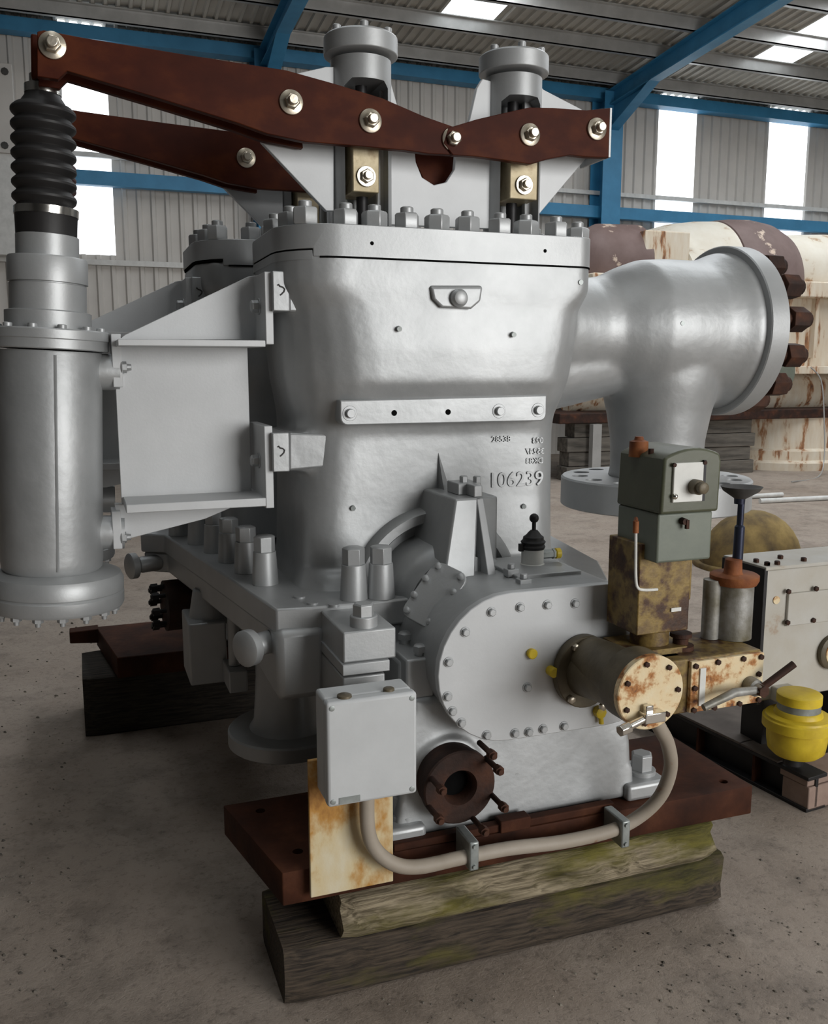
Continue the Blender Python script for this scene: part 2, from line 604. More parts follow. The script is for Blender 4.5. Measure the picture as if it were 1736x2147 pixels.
# eaves beam and sheeting rails along the back wall
for z0, z1, mat, yy, dd in ((6.27, 6.455, 'blue', WALL_Y - .30, .24), (4.25, 4.45, 'blue', WALL_Y - .34, .14), (4.68, 4.75, 'rail', WALL_Y - .13, .07), (3.13, 3.21, 'rail', WALL_Y - .13, .07), (1.6, 1.68, 'rail', WALL_Y - .13, .07)):
    mb = MB(); mb.box(HX0, HX1, yy, yy + dd, z0, z1)
    trim(mb, mat)

# ------------------------------------------------------------------ timbers and base plates
def timber(name, x0, x1, y0, y1, z0, z1, mat, label, group=None, jag=.006, n=28, seed=1, warp=0):
    rnd = random.Random(seed)
    rings = []
    for i in range(n + 1):
        t = i / n
        x = x0 + (x1 - x0) * t
        e = .012 if i in (0, n) else 0
        j = [rnd.uniform(-jag, jag) for _ in range(12)]
        wz = warp * math.sin(t * 7.3 + 1)
        ch = .012
        pts = [(y0 + ch + e, z0), (y1 - ch - e, z0), (y1 - e, z0 + ch), (y1 - e + j[0], (z0 + z1) / 2), (y1 - e, z1 - ch),
               (y1 - ch - e, z1 - abs(j[1]) * .6), ((y0 + y1) / 2, z1 - abs(j[2]) * .3), (y0 + ch + e, z1 - abs(j[3]) * .6), (y0 + e + j[4] * .6, z1 - ch),
               (y0 + e + j[5] + wz, z0 + (z1 - z0) * .66), (y0 + e + j[6] - wz, z0 + (z1 - z0) * .33), (y0 + e + j[7] * .5, z0 + ch)]
        rings.append([Vector((x, a, b)) for a, b in pts])
    mb = MB(); mb.loft(rings)
    o = build(mb, name, mat, None, 0, 45)
    return tag(o, label, 'timber', group)


timber('timber_sleeper', .408, 1.75, 2.045, 2.36, 0, .155, 'timber_dark', 'dark mossy timber lying on the floor, lowest under the front base plate', seed=3)
timber('timber_sleeper', .557, 1.70, 2.035, 2.33, .155, .270, 'timber_pale', 'pale weathered timber with wavy grain, between the dark timber and the front base plate', seed=5, jag=.009, warp=.012)
timber('timber_sleeper', -.05, 1.55, 4.02, 4.42, 0, .275, 'timber_black', 'black shaded timber under the far rusty base plate', seed=8)

mb = MB()
pz0, pz1 = .272, .362
mb.prism_z([(.410, 2.062), (1.835, 2.046), (1.835, 2.47), (.326, 2.47)], pz0, pz1)
o = build(mb, 'base_plate', 'plate_rust', None, .004)
bp = tag(o, 'near rust-brown steel base plate resting on two mossy timbers', 'base plate')
hb = MB()
for x, y in ((1.77, 2.10), (1.77, 2.40), (.47, 2.15), (.42, 2.40)):
    hb.cyl((x, y, pz1 - .03), (x, y, pz1 + .03), .014, n=14)
cut(o, hb)
mb = MB()
mb.prism_z([(.095, 3.95), (1.5, 3.95), (1.5, 4.50), (.02, 4.48)], .277, .37)
mb.hexa([(-.10, 4.44, .31), (.03, 4.44, .30), (.03, 4.52, .30), (-.10, 4.52, .31), (-.10, 4.44, .365), (.03, 4.44, .37), (.03, 4.52, .37), (-.10, 4.52, .365)])
o = build(mb, 'base_plate', 'plate_rust', None, .004)
tag(o, 'far rust-brown base plate with a torn corner, beyond the silver machine', 'base plate')

# ------------------------------------------------------------------ the turbine
T = thing('steam_turbine', (1.0, 2.5, .362), 'large silver-painted steam turbine with red-brown rocker levers on timber blocks', 'turbine')
CY = 2.80   # middle of the front valve chest
DY = .73    # the second chest stands this far behind

# --- valve chest casting (one cast piece: chest, nozzle, branch, lugs)
mb = MB()
secs = [(1.915, .541, 1.511, 2.490, .17, .06), (1.83, .541, 1.511, 2.490, .17, .06), (1.77, .556, 1.502, 2.492, .22, .12), (1.66, .558, 1.502, 2.487, .24, .15), (1.56, .568, 1.490, 2.490, .24, .16),
        (1.50, .583, 1.475, 2.515, .22, .15), (1.45, .598, 1.460, 2.545, .18, .13), (1.40, .603, 1.457, 2.560, .15, .12), (1.2, .605, 1.452, 2.555, .12, .11), (1.0, .600, 1.450, 2.540, .11, .11), (.93, .598, 1.45, 2.535, .11, .11)]
mb.loft([rr4(x0, x1, y0, 3.08, rl, rr, z) for z, x0, x1, y0, rl, rr in secs])
NZ, NY = 1.728, 2.80
mb.lathe((0, NY, NZ), (1, 0, 0), [(1.2, .19), (1.50, .195), (1.60, .182), (1.66, .176), (1.71, .184), (1.78, .215), (1.86, .243), (1.95, .249), (2.09, .249), (2.14, .262), (2.18, .278), (2.22, .285), (2.262, .285)], 48)
mb.lathe((1.975, NY, 0), (0, 0, 1), [(1.20, .175), (1.24, .165), (1.34, .168), (1.44, .185), (1.54, .21), (1.72, .235)], 40)
# saddle under the neck
mb.lathe((1.45, NY, 1.60), Vector((1, 0, .12)), [(0, .16), (.25, .14), (.42, .12)], 28)
# lugs for the bracket
mb.box(.57, .72, 2.595, 2.88, at(615, 653, 2.62).z, at(615, 569, 2.62).z)
mb.hexa([(.565, 2.615, at(615, 990, 2.62).z), (.72, 2.575, at(660, 982, 2.6).z), (.72, 2.88, at(660, 982, 2.6).z), (.565, 2.86, at(615, 990, 2.62).z), (.565, 2.615, at(615, 907, 2.62).z), (.72, 2.575, at(660, 905, 2.6).z), (.72, 2.88, at(660, 905, 2.6).z), (.565, 2.86, at(615, 907, 2.62).z)])
# foot flare onto the joint flange
mb.loft([rrect(.60, 1.45, 2.52, 3.08, .11, 1.00), rrect(.585, 1.465, 2.50, 3.09, .11, .965), rrect(.565, 1.485, 2.475, 3.10, .12, .93)])
chest = build(mb, 'valve_chest', 'cast', T, 0, 60)
casting(chest, .0105, 5)

mb = MB()
mb.loft([rr4(x0, x1, y0, 3.08, rl, rr, z) for z, x0, x1, y0, rl, rr in secs])
mb.box(.535, .72, 2.63, 2.90, 1.775, 1.872)
mb.box(.535, .74, 2.60, 2.86, 1.278, 1.372)
rear_chest = build(mb, 'valve_chest', 'cast', T, 0, 60)
casting(rear_chest, .014, 4)
rear_chest.location += Vector((-.135, .73, .045))

# details on the chest face
mb = MB()
z0, z1 = 1.436, 1.500
xa, xb = at(713, 860, 2.505).x, at(1146, 860, 2.505).x
pts = []
r = .022
for cx, cz, a0 in ((xb - r, z0 + r, -PI / 2), (xb - .004, z1 + .012, 0), (xa + .004, z1 + .004, PI / 2), (xa + r, z0 + r, PI)):
    rr = r if cz < 1.48 else .004
    for i in range(5):
        a = a0 + PI / 2 * i / 4
        pts.append((cx + rr * math.cos(a), cz + rr * math.sin(a)))
mb.prism(pts, 2.505, 2.58)
strip = build(mb, 'flange_strip', 'cast', T, .005)
mb = MB(); mb.cyl((0, -.014, 0), (0, .0, 0), .0125, .014, 16); mb.cyl((0, 0, 0), (0, .003, 0), .022, n=20)
sb = build(mb, 'cap_screw', 'silver', strip, .001)
first = True
for px, py in ((735, 867), (1048, 862), (1130, 860)):
    q = at(px, py, 2.498)
    if first:
        sb.location = q - W[strip.name]; first = False
    else:
        inst(sb, 'cap_screw', strip, q)
for px, py in ((827, 866), (940, 864)):
    q = at(px, py, 2.503)
    mb = MB(); mb.cyl(q + Vector((0, .001, 0)), q + Vector((0, .012, 0)), .0085, n=16)
    build(mb, 'bolt_hole_shade', 'black', strip)  # solid black disc, the shade of a hole put into colour
# lifting lug with round boss
mb = MB()
zc = at(962, 625, 2.47).z
xc = at(962, 625, 2.47).x
P_ = [at(*q, Y=2.47) for q in ((905, 600), (910, 628), (928, 646), (990, 649), (1010, 632), (1016, 600))]
ring0 = [Vector((q.x, 2.474 + (.004 if q.z > zc else 0), q.z)) for q in P_]
ring1 = [Vector((q.x, 2.52, q.z + .012)) for q in P_]
mb.loft([ring0, ring1])
lug = build(mb, 'lifting_lug', 'cast', T, .008, 40, 3)
mb = MB(); mb.lathe((xc, 2.47, zc), (0, -1, 0), [(-.02, .026), (.006, .026), (.010, .022), (.016, .019), (.019, .012)], 24)
build(mb, 'lug_boss', 'silver', lug)


def text(s, height, loc, parent, name, depth=.004, mat='cast', mirror=False, rz=0):
    cu = bpy.data.curves.new(name, 'FONT')
    cu.body = s
    cu.size = height / .72
    cu.extrude = depth
    cu.bevel_depth = depth * .25
    cu.resolution_u = 4
    t = bpy.data.objects.new(name, cu)
    C.objects.link(t)
    dg = bpy.context.evaluated_depsgraph_get()
    me = bpy.data.meshes.new_from_object(t.evaluated_get(dg))
    bpy.data.objects.remove(t)
    me.materials.clear()
    me.materials.append(M[mat])
    if mirror:
        me.transform(Matrix.Scale(-1, 4, (1, 0, 0)))
        me.flip_normals()
    o = bpy.data.objects.new(name, me)
    C.objects.link(o)
    o.parent = parent
    o.location = Vector(loc) - wpos(parent)
    o.rotation_euler = (PI / 2, rz, 0)
    W[o.name] = Vector(loc)
    return o


YF = 2.556
a = at(1022, 1022, YF)
text('106239', at(1030, 992, YF).z - at(1030, 1022, YF).z + .002, a, T, 'cast_number', .0030)
text('28538', .019, at(1031, 927, YF), T, 'cast_number', .0012)
for s, px, py in (('023', 1139, 929), ('35247', 1141, 951), ('DK83', 1139, 971)):
    text(s, .019, at(px, py, YF), T, 'cast_number', .0012, mirror=True)

mb = MB()
a0, a1 = at(606, 654, 2.588), at(632, 571, 2.588)
mb.box(a0.x, a1.x + .03, 2.588, 2.85, a0.z, a1.z)
build(mb, 'bracket_lug', 'cast', T, .006)
a0, a1, a2, a3 = at(606, 987, 2.588), at(690, 980, 2.565), at(690, 912, 2.565), at(606, 907, 2.588)
mb = MB(); mb.hexa([(a0.x, 2.588, a0.z), (a1.x, 2.582, a1.z), (a1.x, 2.85, a1.z), (a0.x, 2.85, a0.z), (a3.x, 2.588, a3.z), (a2.x, 2.582, a2.z), (a2.x, 2.85, a2.z), (a3.x, 2.85, a3.z)])
build(mb, 'bracket_lug', 'cast', T, .006)

# small stamped plugs
for px, py, yy in ((837, 690, 2.478), (1077, 702, 2.478), (740, 1066, 2.548), (1217, 592, 2.49), (1098, 1062, 2.548)):
    q = at(px, py, yy)
    mb = MB(); mb.cyl(q + Vector((0, -.004, 0)), q + Vector((.004, .03, .004)), .0075, .009, 10)
    build(mb, 'cast_stud', 'galv', T)

# --- valve chest lid with a ring of nuts
mb = MB()
LZ0, LZ1 = 1.902, 1.990

mb.loft([rr4(.540, 1.512, 2.489, 3.10, .17, .06, LZ0), rr4(.540, 1.512, 2.489, 3.10, .17, .06, LZ1)])
lid = build(mb, 'chest_lid', 'silver', T, 0)
c_ = MB(); c_.box(.4, .628, 2.3, 3.3, 1.8, 1.924)
cut(lid, c_)
bv = lid.modifiers.new('bevel', 'BEVEL'); bv.width = .003; bv.segments = 2; bv.limit_method = 'ANGLE'; bv.angle_limit = math.radians(50)
mb = MB(); mb.loft([rr4(.5395, 1.5125, 2.4885, 3.099, .17, .06, 1.8985), rr4(.5395, 1.5125, 2.4885, 3.099, .17, .06, 1.9035)])
jg = build(mb, 'joint_gap', 'black', lid, 0, 0)
c_ = MB(); c_.box(.4, .645, 2.3, 3.3, 1.8, 1.95)
cut(jg, c_, 0)
mb = MB(); mb.loft([rr4(.5405, 1.5115, 2.4895, 3.10, .17, .06, 1.895), rr4(.5405, 1.5115, 2.4895, 3.10, .17, .06, 1.919)])
jl_ = build(mb, 'joint_lip', 'silver', T, 0)
c_ = MB(); c_.box(.626, 1.7, 2.3, 3.3, 1.8, 1.95)
cut(jl_, c_)
mb = MB(); mb.loft([rr4(.5425, 1.5095, 2.4915, 3.098, .17, .06, 1.917), rr4(.5425, 1.5095, 2.4915, 3.098, .17, .06, 1.926)])
jg = build(mb, 'joint_gap', 'black', lid, 0, 0)
c_ = MB(); c_.box(.628, 1.7, 2.3, 3.3, 1.8, 1.95)
cut(jg, c_, 0)
for px, py in ((780, 510), (1143, 526)):
    q = at(px, py, 2.4885)
    mb2 = MB(); mb2.cyl(q, q + Vector((0, .01, 0)), .0055, n=12)
    build(mb2, 'tapped_hole_shade', 'black', lid)  # black disc painted for the dark inside a tapped hole
mb = MB()
mb.lathe((0, 0, 0), (0, 0, 1), [(-.024, .034), (-.018, .038), (.018, .038), (.024, .033)], 6)
mb.lathe((0, 0, .024), (0, 0, 1), [(-.005, .019), (.016, .019), (.018, .015)], 16)
nut = build(mb, 'lid_nut', 'silver', lid, .002)
nh = W[nut.name].z
spots = []
for px in (640, 725, 785, 853, 916, 980, 1048, 1103, 1166):
    spots.append((at(px, 455, 2.555).x, 2.555))
spots += [(at(1211, 470, 2.63).x, 2.63), (.60, 2.66), (.585, 2.80), (.60, 2.94), (1.46, 2.80), (1.44, 2.96), (.70, 3.04), (.82, 3.04), (.94, 3.04), (1.06, 3.04), (1.18, 3.04), (1.30, 3.04)]
for i, (x, y) in enumerate(spots):
    q = Vector((x, y, LZ1 + .024 + nh))
    rot = (0, 0, random.uniform(0, 1))
    if i == 0:
        nut.location = q - W[lid.name]; nut.rotation_euler = rot
    else:
        inst(nut, 'lid_nut', lid, q, rot)

# --- valve yokes with windows, caps and gusset plates
def yoke(px, top_py, name='valve_yoke'):
    x = at(px, 200, CY).x
    zt = at(px, top_py, CY).z           # top of the cap
    mb = MB(); R0 = .092
    mb.cyl((x, CY, LZ1 - .005), (x, CY, zt - .07), R0, n=48)
    y = build(mb, name, 'silver', T)
    c = MB(); c.prism([(x - .070, LZ1 + .015), (x + .064, LZ1 + .015), (x + .064, zt - .155), (x + .048, zt - .138), (x - .050, zt - .138), (x - .070, zt - .155)], CY - .2, CY + .055)
    cut(y, c)
    cap = MB(); cap.lathe((x, CY, zt - .085), (0, 0, 1), [(.026, .092), (.030, .112), (.080, .112), (.085, .106)], 40)
    cp = build(cap, 'yoke_cap', 'silver', y, .002)
    for k in range(6):
        a_ = k * PI / 3 + .35
        b_ = MB(); b_.lathe((x + .088 * math.cos(a_), CY + .088 * math.sin(a_), zt), (0, 0, 1), [(-.004, .0125), (.016, .0125), (.019, .009)], 12)
        build(b_, 'cap_screw', 'silver', cp)
    # two straps standing proud of the tube at the left and right of the window
    # spring / guide inside
    mb = MB()
    prof = []
    z = zt - .20
    for k in range(5):
        prof += [(z - k * .022, .052), (z - k * .022 - .011, .060)]
    mb.lathe((x, CY - .015, 0), (0, 0, 1), list(reversed(prof)), 24)
    build(mb, 'valve_spring', 'blacksteel', y)
    mb = MB(); mb.cyl((x, CY, LZ1), (x, CY, zt - .12), .018, n=14)
    build(mb, 'valve_spindle', 'blacksteel', y)
    return y, x, zt


y1_, x1_, zt1 = yoke(757, 80)
y2_, x2_, zt2 = yoke(1076, 120)

# brass crosshead blocks in the windows
for (yo, x, px, py0, py1) in ((y1_, x1_, 768, 300, 405), (y2_, x2_, 1099, 330, 420)):
    a0, a1 = at(px - 29, py0, CY - .085), at(px + 27, py1, CY - .085)
    mb = MB(); mb.box(a0.x, a1.x, CY - .085, CY + .05, a1.z, a0.z + .06)
    blk = build(mb, 'crosshead_block', 'brassblock', yo, .003)
    mb = MB(); mb.lathe(at(px - 33, py0 + 72, CY - .03), (-1, 0, 0), [(-.01, .026), (.010, .026)], 24)
    build(mb, 'side_washer', 'brassblock', yo)
    q = at(px, (370 if px < 900 else 388), CY - .088)
    mb = MB()
    mb.lathe(q, (0, -1, 0), [(0, .030), (.004, .030)], 28)
    mb.lathe(q, (0, -1, 0), [(.004, .021), (.014, .021), (.016, .019)], 6)
    mb.lathe(q, (0, -1, 0), [(.016, .013), (.030, .012)], 16)
    build(mb, 'pin_nut', 'brass', blk, .001)

# gusset plates (in the plane of the valve row)
def plate_px(name, pts, Y, th, mat='plate', parent=T, bevel=.002):
    q = [at(px, py, Y) for px, py in pts]
    mb = MB(); mb.prism([(a.x, a.z) for a in q], Y, Y + th)
    return build(mb, name, mat, parent, bevel)


plate_px('gusset_plate', [(684, 140), (618, 155), (560, 200), (530, 270), (550, 300), (684, 442), (700, 442), (700, 140)], CY - .02, .02)
plate_px('gusset_plate', [(800, 130), (816, 160), (833, 220), (868, 300), (872, 340), (885, 372), (910, 388), (936, 382), (953, 355), (958, 300), (985, 250), (1000, 185), (1012, 165), (1030, 170), (1040, 480), (790, 470)], CY - .02, .02)
plate_px('gusset_plate', [(1120, 165), (1140, 188), (1225, 232), (1280, 262), (1235, 325), (1128, 452), (1100, 452), (1100, 180)], CY - .02, .02)
# --- rocker levers
YL = 2.655
LV1 = [(78, 66), (92, 63), (170, 78), (400, 116), (600, 147), (690, 172), (800, 205), (890, 244), (958, 268), (968, 300), (960, 325), (900, 322), (850, 315), (740, 305), (640, 297), (560, 280), (500, 258), (330, 205), (140, 148), (122, 166), (78, 160)]
LV2 = [(940, 268), (1000, 250), (1060, 236), (1110, 225), (1160, 226), (1230, 231), (1281, 226), (1279, 330), (1235, 329), (1195, 325), (1150, 333), (1112, 344), (1060, 336), (1000, 328), (950, 325), (930, 300)]


def pin(px, py, Y, parent, R=.034):
    q = at(px, py, Y)
    mb = MB()
    mb.lathe(q, (0, -1, 0), [(0, R), (.006, R), (.007, R * .96)], 32)
    mb.lathe(q, (0, -1, 0), [(.007, R * .64), (.022, R * .64), (.025, R * .55)], 6, ph=.3)
    mb.lathe(q, (0, -1, 0), [(.025, R * .42), (.038, R * .42), (.040, R * .36)], 18)
    return build(mb, 'pin_nut', 'brass', parent, .0008)


l1 = plate_px('rocker_lever', LV1, YL, .026, 'lever', T, .002)
for q in ((110, 96), (610, 215), (776, 254), (948, 293)):
    pin(*q, YL, l1)
# the twin plate behind the long lever
q = [at(px, py, YL) for px, py in [(78, 66), (400, 116), (640, 165), (650, 297), (560, 280), (500, 258), (330, 205), (140, 148), (122, 166), (78, 160)]]
mb = MB(); mb.prism([(a.x, a.z) for a in q], YL + .085, YL + .11)
l1b = build(mb, 'rocker_lever', 'lever', T, .002)
mb = MB()
for px, py in ((110, 96), (610, 215)):
    a = at(px, py, YL)
    mb.cyl(a + Vector((0, .02, 0)), a + Vector((0, .095, 0)), .022)
build(mb, 'lever_spacer', 'lever', l1)
l2 = plate_px('rocker_lever', LV2, YL - .008, .026, 'lever', T, .002)
for q in ((1110, 283), (1250, 271)):
    pin(*q, YL - .008, l2)
mb = MB()
a = at(1281, 226, YL - .008); b = at(1279, 330, YL - .008)
mb.box(a.x - .004, a.x + .004, YL - .009, YL + .17, b.z, a.z)
build(mb, 'lever_end_plate', 'silver', l2, .001)
# the pivot plate seen through the notch
q = [at(px, py, CY + .04) for px, py in ((860, 290), (872, 340), (890, 380), (915, 395), (945, 380), (965, 300))]
mb = MB(); mb.prism([(a.x, a.z) for a in q], CY + .04, CY + .06)
build(mb, 'pivot_plate', 'lever', T, .002)

# --- servo cylinder at the end of the long lever
SX = at(103, 900, 2.80).x
SY = 2.80
def zs(py): return at(103, py, SY).z
def rs(px): return px * 2.655 / F
mb = MB()
body = [(zs(1193), .130), (zs(1187), .138), (zs(1170), .1405), (zs(740), .1405), (zs(736), .1385)]
mb.lathe((SX, SY, 0), (0, 0, 1), body, 48)
# weld seam
mb.tube([(SX + .139 * math.sin(.12), SY - .139 * math.cos(.12), zs(1180) + k * (zs(745) - zs(1180)) / 20) for k in range(21)], [.004 + .001 * random.random() for _ in range(21)], 6)
servo = build(mb, 'servo_cylinder', 'cast', T)
for nm, prof in (('top_flange', [(zs(733), .155), (zs(731), .158), (zs(713), .158), (zs(711), .161), (zs(694), .161), (zs(691), .157)]),
                 ('bottom_flange', [(zs(1268), .184), (zs(1262), .188), (zs(1240), .188), (zs(1236), .183), (zs(1233), .187), (zs(1212), .187), (zs(1200), .178), (zs(1192), .150)])):
    mb = MB(); mb.lathe((SX + (.012 if nm[0] == 'b' else .0), SY, 0), (0, 0, 1), prof, 56)
    fl = build(mb, nm, 'silver', servo)
    if nm[0] == 'b':
        for k in range(16):
            a_ = 2 * PI * k / 16 + .1
            b_ = MB(); c_ = Vector((SX + .012 + .165 * math.cos(a_), SY + .165 * math.sin(a_), zs(1268)))
            b_.lathe(c_, (0, 0, -1), [(-.004, .015), (.012, .015)], 6); b_.lathe(c_, (0, 0, -1), [(.012, .008), (.024, .007)], 10)
            build(b_, 'flange_bolt', 'silver', fl)
    else:
        for k in range(12):
            a_ = 2 * PI * k / 12 + .25
            b_ = MB(); c_ = Vector((SX + .142 * math.cos(a_), SY + .142 * math.sin(a_), zs(691)))
            b_.lathe(c_, (0, 0, 1), [(-.003, .012), (.009, .012), (.011, .009)], 12)
            build(b_, 'flange_screw', 'silver', fl)
mb = MB()
mb.lathe((SX - .002, SY, 0), (0, 0, 1), [(zs(692), .115), (zs(655), .115), (zs(652), .102), (zs(598), .102), (zs(597), .098), (zs(595), .098), (zs(594), .106), (zs(545), .106), (zs(541), .103), (zs(540), .083), (zs(496), .083), (zs(495), .08)], 48)
build(mb, 'guide_bush', 'silver', servo)
mb = MB()
mb.lathe((SX - .004, SY, 0), (0, 0, 1), [(zs(497), .080), (zs(452), .082), (zs(450), .083)], 40)
build(mb, 'boot_cuff', 'rubber', servo)
mb = MB(); mb.lathe((SX - .004, SY, zs(454)), (.05, 0, 1), [(0, .0845), (zs(438) - zs(454), .0845)], 40)
build(mb, 'hose_clip', 'chrome', servo)
# bellows
prof = [(zs(440), .080)]
ztop, zbot = zs(222), zs(432)
nb = 7
for k in range(nb):
    z_ = zbot + (ztop - zbot) * k / nb
    h = (ztop - zbot) / nb
    prof += [(z_ + h * .0, .0715), (z_ + h * .08, .073), (z_ + h * .30, .082), (z_ + h * .42, .0845), (z_ + h * .58, .0845), (z_ + h * .70, .082), (z_ + h * .92, .073)]
prof += [(ztop, .062), (zs(205), .048), (zs(198), .046)]
mb = MB(); mb.lathe((SX - .008, SY, 0), (0, 0, 1), prof, 40)
bel = build(mb, 'rubber_bellows', 'rubber', servo, 0, 24)
mb = MB(); mb.lathe((SX - .008, SY, 0), (0, 0, 1), [(zs(200), .048), (zs(182), .048), (zs(182), .035), (zs(160), .035)], 32)
build(mb, 'hose_clip', 'chrome', servo)
mb = MB()
qa = at(92, 70, SY); qb = at(92, 165, SY)
mb.box(SX - .035, SX + .02, SY - .055, SY + .055, qb.z - .015, qa.z - .02)
build(mb, 'rod_clevis', 'lever', servo, .006)
# mounting stubs
for py, r_ in ((775, .052), (1118, .050)):
    z_ = zs(py)
    mb = MB(); mb.lathe((SX, SY, z_), (1, 0, 0), [(.10, r_), (.188 + (.012 if py > 1000 else 0), r_)], 28)
    build(mb, 'mounting_stub', 'cast', servo)
servo.rotation_euler = (0, .046, 0)

# --- bracket between servo and chest
BY = 2.78          # plane of the web
mb = MB()
a = at(238, 725, BY); b = at(528, 1045, BY)
mb.box(a.x, b.x, BY, BY + .014, b.z, a.z)
q = [at(px, py, BY) for px, py in ((250, 712), (262, 702), (520, 580), (560, 574), (560, 712))]
mb.prism([(k.x, k.z) for k in q], BY, BY + .014)
q = [at(px, py, BY) for px, py in ((240, 1055), (500, 1058), (430, 1088), (276, 1128), (250, 1135))]
mb.prism([(k.x, k.z) for k in q], BY, BY + .014)
br = build(mb, 'servo_bracket', 'plate', T, .0015)


def slab(name, x0, x1, y0, y1, z0, z1, mat='plate', parent=T, bevel=.002):
    mb = MB(); mb.box(x0, x1, y0, y1, z0, z1)
    return build(mb, name, mat, parent, bevel)


yf = BY - .17
# shelves stand out towards the viewer: their front edges are what shows
for pyt, pyb in ((712, 726), (1052, 1070)):
    za, zb = at(400, pyb, yf).z, at(400, pyt, yf).z
    slab('bracket_flange', at(247, 715, yf).x, at(557, 715, yf).x, yf + .002, BY + .07, za, zb, 'plate', br)
for py0, py1 in ((570, 722), (893, 1066)):
    a, b = at(558, py1, yf), at(571, py0, yf)
    slab('bracket_end_plate', a.x, b.x, yf, BY + .06, a.z, b.z, 'plate', br)
    q = Vector((a.x, yf + .09, (a.z * .45 + b.z * .55)))
    mb = MB(); mb.lathe(q, (-1, 0, 0), [(0, .024), (.003, .024)], 20); mb.lathe(q, (-1, 0, 0), [(.003, .018), (.022, .018), (.026, .014)], 6)
    build(mb, 'bracket_bolt', 'silver', br, .001)
for py0, py1 in ((700, 812), (1072, 1152)):
    a, b = at(238, py1, BY - .03), at(253, py0, BY - .03)
    slab('bracket_foot', a.x, b.x, BY - .03, BY + .07, a.z, b.z, 'plate', br)
for py in (770, 1127):
    q = at(254, py, BY - .015)
    mb = MB(); mb.lathe(q, (1, 0, 0), [(0, .022), (.002, .022)], 20); mb.lathe(q, (1, 0, 0), [(.002, .017), (.015, .017)], 6); mb.lathe(q, (1, 0, 0), [(.015, .010), (.028, .009)], 14)
    build(mb, 'bracket_bolt', 'silver', br, .001)
# stamped wear pads between bracket and lugs
for py0, py1 in ((569, 652), (907, 990)):
    a, b = at(573, py1, 2.585), at(606, py0, 2.585)
    pd = slab('wear_pad', a.x, b.x, 2.585, 2.80, a.z, b.z, 'cast', T, .003)
    c0 = Vector(((a.x + b.x) / 2, 2.584, (a.z + b.z) / 2))
    pts = [(-.010, .016), (-.007, .018), (-.003, .013), (.005, .011), (.010, .006), (.008, -.001), (.001, -.008), (-.003, -.011)]
    mb = MB(); mb.tube([c0 + Vector((x_, 0, z_)) for x_, z_ in pts], .0022, 6)
    build(mb, 'stamp_mark', 'darkgrey', pd)

mb = MB(); mb.lathe((0, NY, NZ), (1, 0, 0), [(2.196, .26), (2.200, .300), (2.204, .304), (2.274, .304), (2.278, .300), (2.279, .2)], 72)
build(mb, 'nozzle_flange', 'silver', T)
# --- nozzle flange nuts (rusty) and branch flange
mb = MB(); mb.lathe((0, NY, NZ), (1, 0, 0), [(2.268, .27), (2.284, .27), (2.286, .1)], 56)
nf = build(mb, 'nozzle_face', 'rust', T)
nutp = None
for k in range(13):
    a_ = 2 * PI * k / 13 + .10
    c_ = Vector((2.318, NY + .255 * math.cos(a_), NZ + .255 * math.sin(a_)))
    if nutp is None:
        mb = MB(); mb.lathe((0, 0, 0), (1, 0, 0), [(-.01, .044), (.056, .044), (.062, .038)], 6); mb.cyl((-.03, 0, 0), (0, 0, 0), .026, n=14); mb.lathe((0, 0, 0), (1, 0, 0), [(.062, .030), (.078, .028), (.084, .02)], 14)
        nutp = build(mb, 'nozzle_nut', 'rust', nf, .002)
        off = W[nutp.name].copy()
        nutp.location = c_ + off - W[nf.name]
    else:
        inst(nutp, 'nozzle_nut', nf, c_ + off, (k * .7, 0, 0))
BX = 1.972
mb = MB(); mb.lathe((BX, NY, 0), (0, 0, 1), [(1.100, .335), (1.104, .340), (1.200, .340), (1.206, .334), (1.208, .2)], 64)
bf = build(mb, 'branch_flange', 'silver', T)
hb = MB()
for k in range(14):
    a_ = 2 * PI * k / 14 + .1
    hb.cyl((BX + .275 * math.cos(a_), NY + .275 * math.sin(a_), 1.15), (BX + .275 * math.cos(a_), NY + .275 * math.sin(a_), 1.25), .030, n=18)
cut(bf, hb)
mb = MB()
q = at(1444, 887, NY - .165)
mb.lathe(q + Vector((0, .01, 0)), (0, -1, .1), [(0, .012), (.016, .009), (.02, .005)], 10)
build(mb, 'cast_stud', 'cast', T)
for px, py, yy in ((1432, 678, 2.555), (1612, 688, 2.52)):
    q = at(px, py, yy)
    mb = MB(); mb.cyl(q, q + Vector((0, .03, 0)), .008, n=10)
    build(mb, 'cast_stud', 'galv', T)

# --- rear valve chest and gear, the same again behind
rear = [o for o in list(bpy.data.objects) if o.parent == T]
names_left = ('valve_chest', 'chest_lid', 'servo_bracket', 'wear_pad', 'flange_strip')
for o in rear:
    k = o.name.split('.')[0]
    if k in ('chest_lid', 'servo_bracket', 'wear_pad'):
        c = copy_tree(o, T, (-.135, DY, .045))
    elif o in (y2_, l2) or (k == 'gusset_plate' and o.location.x > .2):
        continue
    elif k in ('valve_yoke', 'gusset_plate', 'rocker_lever', 'servo_cylinder', 'yoke_post', 'pivot_plate'):
        c = copy_tree(o, T, (0, DY, 0))
        if k == 'servo_cylinder':
            for ch in [z for z in bpy.data.objects if z.parent == c]:
                if ch.name.startswith('rubber_bellows'):
                    ch.data = ch.data.copy()
                    ch.data.materials[0] = M['rubber_red']

